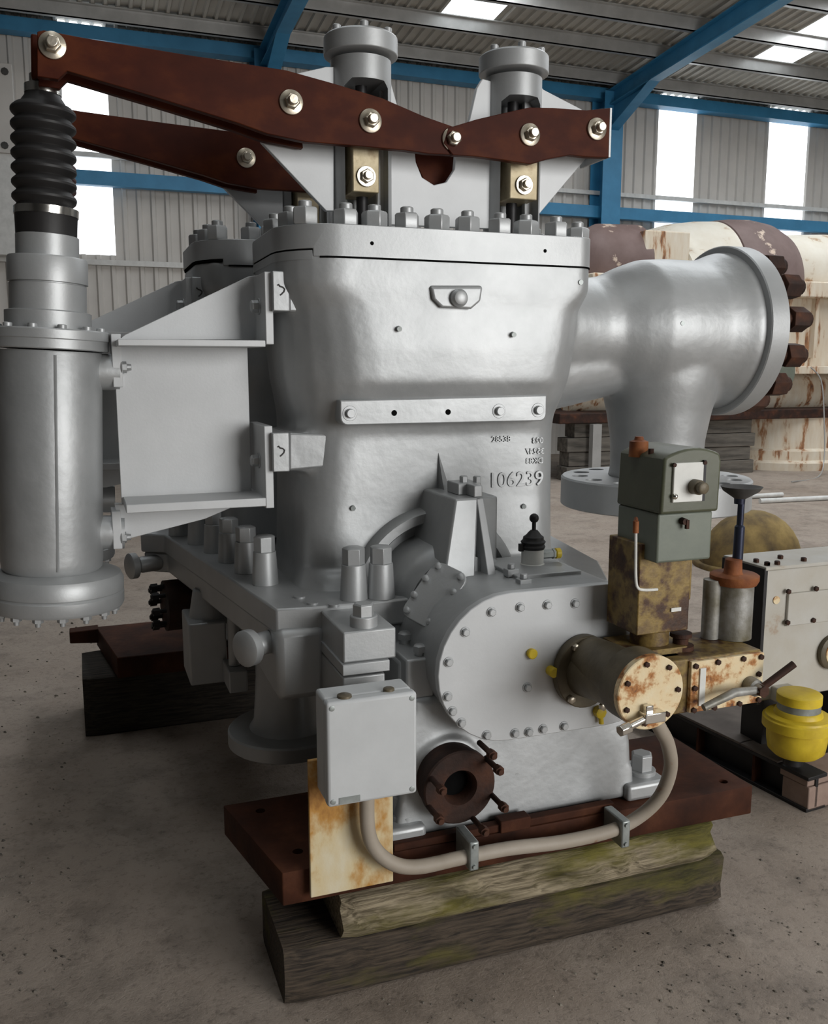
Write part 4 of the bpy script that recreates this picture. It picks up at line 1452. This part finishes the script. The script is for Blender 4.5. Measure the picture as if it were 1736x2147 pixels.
# oil filler ring beside the column
q = at(1437, 1345, 1.87)
mb = MB(); mb.lathe((q.x, 1.89, wz1 + .004), (0, 0, 1), [(0, .034), (.012, .034), (.014, .02), (.03, .02), (.034, .028), (.044, .028)], 24)
build(mb, 'oil_filler', 'rust', G)

# hand pump standing behind on the worm box
HPX, HPY = at(1532, 1345, 1.93).x, 1.93
HP = thing('hand_pump', (HPX, HPY, wz1), 'weathered silver hand pump with a dark rod and dished top, behind the green motor', 'hand pump')
hz = at(1532, 1213, HPY).z
mb = MB(); mb.lathe((HPX, HPY, 0), (0, 0, 1), [(wz1 + .006, .052), (hz - .002, .052)], 32); mb.cyl((HPX - .062, HPY + .01, wz1 + .006), (HPX - .062, HPY + .01, hz), .024, n=18)
build(mb, 'barrel', 'oldsilver', HP)
mb = MB(); mb.lathe((HPX, HPY, hz), (0, 0, 1), [(-.014, .058), (-.002, .064), (.010, .064), (.014, .058)], 32); mb.lathe((HPX - .006, HPY, hz + .012), (0, 0, 1), [(0, .028), (.006, .024), (.04, .022), (.043, .017)], 20)
build(mb, 'gland', 'orange_rust', HP)
rt = at(1531, 1048, HPY).z
mb = MB(); mb.lathe((HPX - .006, HPY, 0), (.012, 0, 1), [(hz + .05, .014), (hz + .14, .0135), (hz + .145, .009), (rt, .009)], 14)
mb.lathe((HPX + .003, HPY, rt - .012), (0, 0, 1), [(0, .014), (.02, .015)], 12)
build(mb, 'pump_rod', 'bluesteel', HP)
mb = MB(); mb.lathe((HPX + .004, HPY, rt), (.1, 0, 1), [(-.002, .008), (.004, .018), (.022, .046), (.034, .054), (.034, .050), (.018, .02)], 20)
build(mb, 'dished_top', 'darkgrey', HP)

# ------------------------------------------------------------------ second gear unit on a steel skid, right
SK = thing('steel_skid', (2.8, 2.7, 0), 'dark rusty steel skid on the floor, right of the near base plate', 'skid')
sz = .135
A_ = at(1690, 1705, Z=0)
B_ = at(1412, 1495, Z=sz)
sx, sy0, sy1 = A_.x, A_.y, A_.y + 1.3
skid_turn = math.atan2(-(B_.x - A_.x), B_.y - A_.y)
SK.location = A_
W[SK.name] = A_.copy()
mb = MB()
mb.box(sx, sx + .10, sy0, sy1, sz - .014, sz); mb.box(sx, sx + .10, sy0, sy1, 0, .014); mb.box(sx + .04, sx + .055, sy0, sy1, .012, sz - .012)
build(mb, 'side_beam', 'blacksteel', SK, .002)
for y in (sy0 + .25, sy0 + .55, sy0 + .9):
    mb = MB(); mb.box(sx + .004, sx + .044, y, y + .012, .012, sz - .012)
    build(mb, 'web_stiffener', 'plate_rust', SK)
mb = MB()
mb.box(sx, sx + .95, sy0 + .32, sy1, sz, sz + .010); mb.box(sx + .0, sx + .11, sy0 + .14, sy0 + .33, sz, sz + .010)
build(mb, 'deck_plate', 'deck', SK, .002)
mb = MB(); mb.box(sx + .008, sx + .95, sy0, sy0 + .12, .004, .095)
build(mb, 'end_timber', 'pinkwood', SK, .004)
mb = MB(); mb.box(sx + .004, sx + .95, sy0 + .006, sy0 + .13, .097, .132)
build(mb, 'end_plank', 'pinkwood', SK, .003)
mb = MB(); mb.box(sx + .85, sx + .95, sy0 + .13, sy1, 0, sz)
build(mb, 'side_beam', 'blacksteel', SK, .002)

SK.rotation_euler = (0, 0, skid_turn)

BYF = 2.60
bx0 = at(1600, 1300, BYF).x
bz1, bz0 = at(1600, 1197, BYF).z, at(1600, 1470, BYF).z
U = thing('gear_unit', (2.6, 2.75, sz + .012), 'off-white bolted gear unit with yellow drum flange, on the steel skid', 'gear unit')
mb = MB(); mb.box(bx0, bx0 + .62, BYF, 2.82, bz0, bz1)
bxm = build(mb, 'gearcase', 'greybox', U, .006)
mb = MB(); mb.box(bx0 - .012, bx0 + .004, BYF - .006, 2.83, bz0 - .01, bz1 + .006)
build(mb, 'side_panel', 'blacksteel', U, .002)
mb = MB(); mb.box(bx0 - .008, bx0 + .63, BYF - .008, 2.828, bz1, bz1 + .014)
tp = build(mb, 'top_cover', 'greybox', U, .003)
for px, py in ((1622, 1203), (1682, 1197), (1560, 1180), (1636, 1170), (1685, 1175), (1568, 1191)):
    q = at(px, py, Z=bz1 + .016)
    mb = MB(); mb.lathe((max(q.x, bx0 + .02), max(q.y, BYF + .02), bz1 + .014), (0, 0, 1), [(0, .011), (.012, .011), (.014, .008)], 6)
    build(mb, 'cover_bolt', 'rust', tp)
a = at(1645, 1312, BYF); b = at(1760, 1232, BYF)
mb = MB(); mb.box(a.x, b.x, BYF - .012, BYF + .002, a.z, b.z)
ip = build(mb, 'inspection_plate', 'greybox', U, .003)
for px, py in ((1652, 1240), (1710, 1234), (1650, 1305), (1704, 1300)):
    q = at(px, py, BYF - .012)
    mb = MB(); mb.lathe(q, (0, -1, 0), [(-.001, .010), (.008, .010), (.010, .007)], 6)
    build(mb, 'plate_bolt', 'rust', ip)
q = at(1742, 1365, BYF)
mb = MB(); mb.lathe(q, (0, -1, 0), [(-.01, .068), (.02, .068), (.024, .06)], 36)
build(mb, 'bearing_cap', 'oilgrey', U)
mb = MB(); mb.lathe(q + Vector((0, -.022, 0)), (0, -1, 0), [(0, .050), (.005, .048)], 32)
build(mb, 'cap_plate', 'creamspot', U)
q = at(1627, 1258, BYF)
mb = MB(); mb.lathe(q, (0, -1, 0), [(-.002, .015), (.004, .015)], 18)
build(mb, 'blank_plug', 'creamspot', U)
# yellow drum
yx = at(1672, 1520, 2.50).x; yy = 2.50
def zy(py): return at(1672, py, yy).z
mb = MB(); mb.lathe((yx, yy, 0), (0, 0, 1), [(zy(1578), .080), (zy(1568), .100), (zy(1548), .106), (zy(1524), .108), (zy(1522), .124), (zy(1504), .124), (zy(1502), .116), (zy(1498), .114), (zy(1496), .086), (zy(1488), .082), (zy(1486), .078)], 48)
yd = build(mb, 'yellow_drum', 'yellow', U)
mb = MB(); mb.lathe((yx, yy, 0), (0, 0, 1), [(zy(1488), .076), (zy(1472), .076), (zy(1471), .070)], 40)
build(mb, 'collar', 'galv', U)
mb = MB(); mb.lathe((yx, yy, 0), (0, 0, 1), [(zy(1472), .079), (zy(1455), .079), (zy(1453), .074), (zy(1453), .02)], 40)
build(mb, 'collar_ring', 'yellow', U)
mb = MB(); mb.box(yx - .04, yx + .04, yy, BYF + .02, zy(1452) - .06, zy(1452) - .004)
build(mb, 'spigot', 'greybox', U, .004)
for k in range(12):
    a_ = 2 * PI * k / 12
    mb = MB(); mb.lathe((yx + .102 * math.cos(a_), yy + .102 * math.sin(a_), zy(1503)), (0, 0, 1), [(-.004, .008), (.008, .008)], 6)
    build(mb, 'drum_bolt', 'yellow', yd)
mb = MB(); mb.cyl((yx - .01, yy, sz + .011), (yx - .01, yy, zy(1580)), .035, n=20)
build(mb, 'shaft_stub', 'blacksteel', U)
for x in (bx0 + .10, bx0 + .5):
    mb = MB(); mb.box(x, x + .10, 2.68, 2.80, sz + .010, bz0)
    build(mb, 'support_foot', 'blacksteel', U)

# ------------------------------------------------------------------ things on the floor further back
q = at(1580, 1182, Z=0)
mb = MB()
rr = .27
cx, cyy = 5.08, 5.85
rings = []
nseg = 40
for i in range(nseg):
    a_ = 2 * PI * i / nseg
    rings.append([Vector((cx + (rr + r_ * 0) * math.cos(a_), 0, 0)) for r_ in range(3)])
mb.ball((cx, cyy, .02), .44, 1.0, .75, 1.0, 28)
bmesh.ops.bisect_plane(mb.bm, geom=mb.bm.verts[:] + mb.bm.edges[:] + mb.bm.faces[:], plane_co=(0, 0, .0), plane_no=(0, 0, -1), clear_outer=True)
mb.lathe((cx, cyy, 0), (0, 0, 1), [(0, .455), (.03, .455), (.045, .44)], 40)
o = build(mb, 'domed_cover', 'ochre', None, 0, 50)
tag(o, 'ochre corroded domed cover lying on the floor beyond the gear unit', 'domed cover')
mb = MB(); mb.tube(catmull([Vector((4.75, 4.95, .13)), Vector((5.1, 4.85, .15)), Vector((5.6, 4.85, .14)), Vector((6.2, 4.95, .13))]), .13, 20)
o = build(mb, 'dark_pipe', 'darkgrey', None)
tag(o, 'dark grey thick pipe on the floor in front of the ochre domed cover', 'pipe')
for p0, p1, lab in (((7.55, 8.6, .03), (8.9, 8.5, .03), 'pale long bar lying on the floor by the branch flange'), ((7.5, 8.95, .03), (8.2, 8.95, .03), 'short dark bar lying on the floor behind the pale bar')):
    mb = MB(); mb.tube([p0, p1], .03, 10)
    tag(build(mb, 'steel_bar', 'rail' if 'pale' in lab else 'darkgrey', None), lab, 'bar')

# big old turbine casing on timber stacks in front of the back wall
B = thing('turbine_casing', (9.2, 11.9, .9), 'huge old turbine casing in flaking cream and brown paint on timber stacks', 'turbine casing')
BY0 = 11.3
# dome (axis along the hall)
dx0 = at(1340, 600, 11.6).x
dzc = at(1500, 590, 11.6).z
R_ = at(1450, 450, 11.6).z - dzc
mb = MB()


def halfring(x, r, yc=12.3, z=dzc, n=28):
    return [Vector((x, yc + r * math.cos(PI * i / n), z + r * math.sin(PI * i / n))) for i in range(n + 1)]


mb.loft([halfring(dx0 - .05 + t, R_ * f) for t, f in ((0.0, .12), (.10, .42), (.28, .66), (.55, .83), (.95, .955), (1.4, 1.02), (1.75, 1.04))])
build(mb, 'end_dome', 'cream', B, 0, 60)
mb = MB()
mb.loft([halfring(dx0 + 1.70 + t, R_ * f) for t, f in ((0, 1.0), (.02, 1.055), (.3, 1.09), (.6, 1.10), (.9, 1.06), (1.15, .95), (1.3, .75))])
build(mb, 'exhaust_hood', 'purple', B, 0, 60)
mb = MB(); z_ = at(1736, 570, 11.9).z
mb.lathe((dx0 + 2.6, 12.2, z_), (1, 0, 0), [(0, .55), (1.2, .62), (2.5, .62)], 32)
build(mb, 'outlet_duct', 'cream', B)
# smaller cylinder end on the left
q = at(1262, 530, 11.6)
mb = MB(); mb.lathe((q.x - .05, 11.9, q.z - .12), (1, 0, 0), [(-.25, .18), (-.1, .46), (.1, .56), (.75, .58)], 32)
build(mb, 'inlet_cylinder', 'purple', B, 0, 50)
a = at(1352, 565, 11.35); b = at(1448, 487, 11.35)
mb = MB(); mb.box(a.x, b.x, 11.35, 12.0, a.z, b.z)
build(mb, 'bolted_flange_block', 'creamrun', B, .02)
q = at(1440, 560, 11.4)
mb = MB(); mb.lathe((q.x, 11.8, q.z - .25), (1, 0, 0), [(0, .62), (.5, .60), (.9, .48)], 32)
build(mb, 'gland_cylinder', 'cream', B)
# joint flange band with small ribs
fz1, fz0 = at(1640, 588, 11.3).z, at(1640, 622, 11.3).z
mb = MB(); mb.box(at(1240, 590, 11.3).x, 14.2, 11.25, 12.6, fz0, fz1)
build(mb, 'joint_flange', 'creamrun', B, .02)
lx0 = at(1215, 700, 11.5).x
mb = MB(); mb.box(lx0 + .2, 14.2, 11.5, 12.8, 1.55, fz0 + .02)
lb = build(mb, 'lower_body', 'creamrun', B, .02)
for x in [lx0 + .5 + k * .52 for k in range(13)]:
    mb = MB(); mb.box(x, x + .06, 11.40, 11.52, 1.75, fz0)
    build(mb, 'body_rib', 'creamrun', lb)
mb = MB(); mb.box(lx0, 14.4, 11.2, 12.9, 1.50, 1.62)
build(mb, 'ledge_plate', 'creamrun', B, .01)
mb = MB(); mb.lathe((lx0 + .1, 12.0, 1.22), (1, 0, 0), [(0, .28), (2.2, .36), (7.4, .38)], 28)
build(mb, 'lower_barrel', 'creamrun', B)
mb = MB(); mb.box(at(1170, 865, 11.2).x, 14.4, 11.15, 12.9, at(1450, 882, 11.2).z, at(1450, 862, 11.2).z)
build(mb, 'bottom_flange', 'rust', B, .01)
mb = MB(); q = at(1640, 780, 11.1); mb.lathe((q.x, 11.35, q.z), (0, -1, 0), [(-.3, .34), (.15, .34), (.16, .27)], 32)
build(mb, 'side_nozzle', 'greygreen', B)
botz = at(1450, 882, 11.2).z
# supports: two timber stacks (each timber a thing of its own) and a round base
wnum = 0
words = ['lowest', 'second from the floor', 'third from the floor', 'topmost']
hh = botz / 4
for sxk, side in ((at(1205, 950, 11.3).x - .15, 'left'), (at(1495, 950, 11.4).x - .35, 'right')):
    for k in range(4):
        if k % 2 == 0:
            x0, x1, y0, y1 = sxk, sxk + 1.0, 11.25, 11.55
        else:
            x0, x1, y0, y1 = sxk + .04 * k, sxk + .94, 11.27, 11.55
        mb = MB(); mb.box(x0, x1, y0, y1, k * hh, (k + 1) * hh - .006)
        o = build(mb, 'stacked_timber', 'oldwood', None, .01)
        tag(o, '%s timber of the %s stack under the old turbine casing' % (words[k], side), 'timber', 'timbers stacked under the old casing')
mb = MB()
mb.lathe((at(1650, 950, 11.9).x, 12.3, 0), (0, 0, 1), [(0, 1.25), (.12, 1.27), (.16, 1.2), (.3, 1.2), (.34, 1.12), (botz, 1.12)], 48)
o = build(mb, 'round_base', 'creamrun', None, 0, 40)
tag(o, 'broad round rusty base on the floor under the right end of the old casing', 'base')
mb = MB(); mb.box(at(1240, 895, 11.1).x, at(1258, 895, 11.1).x, 11.05, 11.15, 0, botz - .01)
tag(build(mb, 'steel_prop', 'purlin', None), 'thin grey steel prop beside the left timber stack', 'prop')
# hanging cable on the right
mb = MB(); mb.tube(catmull([at(1700, 770, 10.9), at(1722, 800, 10.85), at(1728, 880, 10.8), at(1728, 960, 10.7), at(1715, 1000, 10.4), at(1660, 1010, Z=.02)]), .010, 8)
tag(build(mb, 'hanging_cable', 'purlin', None), 'grey cable hanging down the right end of the old casing to the floor', 'cable')

# crumbs and grit lying about on the concrete
mb = MB()
rnd = random.Random(11)
for i in range(420):
    while True:
        px, py = rnd.uniform(0, 1736), rnd.uniform(1300, 2147)
        q = at(px, py, Z=0)
        if not (-.1 < q.x < 1.9 and 2.0 < q.y < 4.6) and q.y < 6 and not (q.x > 2.0 and q.y > 2.2):
            break
    sz_ = rnd.choice((.0015, .002, .002, .0025, .004)) * (1 + .3 * q.y)
    v_ = [Vector((math.cos(a_ + rnd.random()) * sz_ * rnd.uniform(.6, 1.3), math.sin(a_) * sz_ * rnd.uniform(.6, 1.3), 0)) + Vector((q.x, q.y, 0)) for a_ in (0, 1.26, 2.5, 3.77, 5.03)]
    mb.loft([v_, [Vector((q.x, q.y, sz_ * .7)) + (w_ - Vector((q.x, q.y, 0))) * .5 for w_ in v_]])
o = build(mb, 'floor_grit', 'grit', None, 0, 0)
tag(o, 'dark crumbs and grit scattered over the concrete floor', 'grit', kind='stuff')

# pale panel with a channel above, back wall far left; not identified
a, b = at(-14, 536, 14.7), at(40, 322, 14.7)
D_ = thing('wall_panel', (a.x, 14.7, a.z), 'pale grey vertical panel on the back wall, at the left edge behind the black bellows', 'duct')
mb = MB(); mb.box(a.x, b.x, 14.55, 14.9, a.z, b.z)
build(mb, 'panel_body', 'rail', D_, .01)
a, b = at(-14, 322, 14.6), at(25, 138, 14.6)
mb = MB(); mb.box(a.x, b.x, 14.5, 14.9, a.z, b.z)
ur = build(mb, 'upper_channel', 'clad', D_, .01)
for py in (150, 305):
    q = at(10, py, 14.5)
    mb = MB(); mb.lathe(q, (0, -1, 0), [(-.01, .05), (.02, .05)], 8)
    build(mb, 'channel_bolt', 'darkgrey', ur)
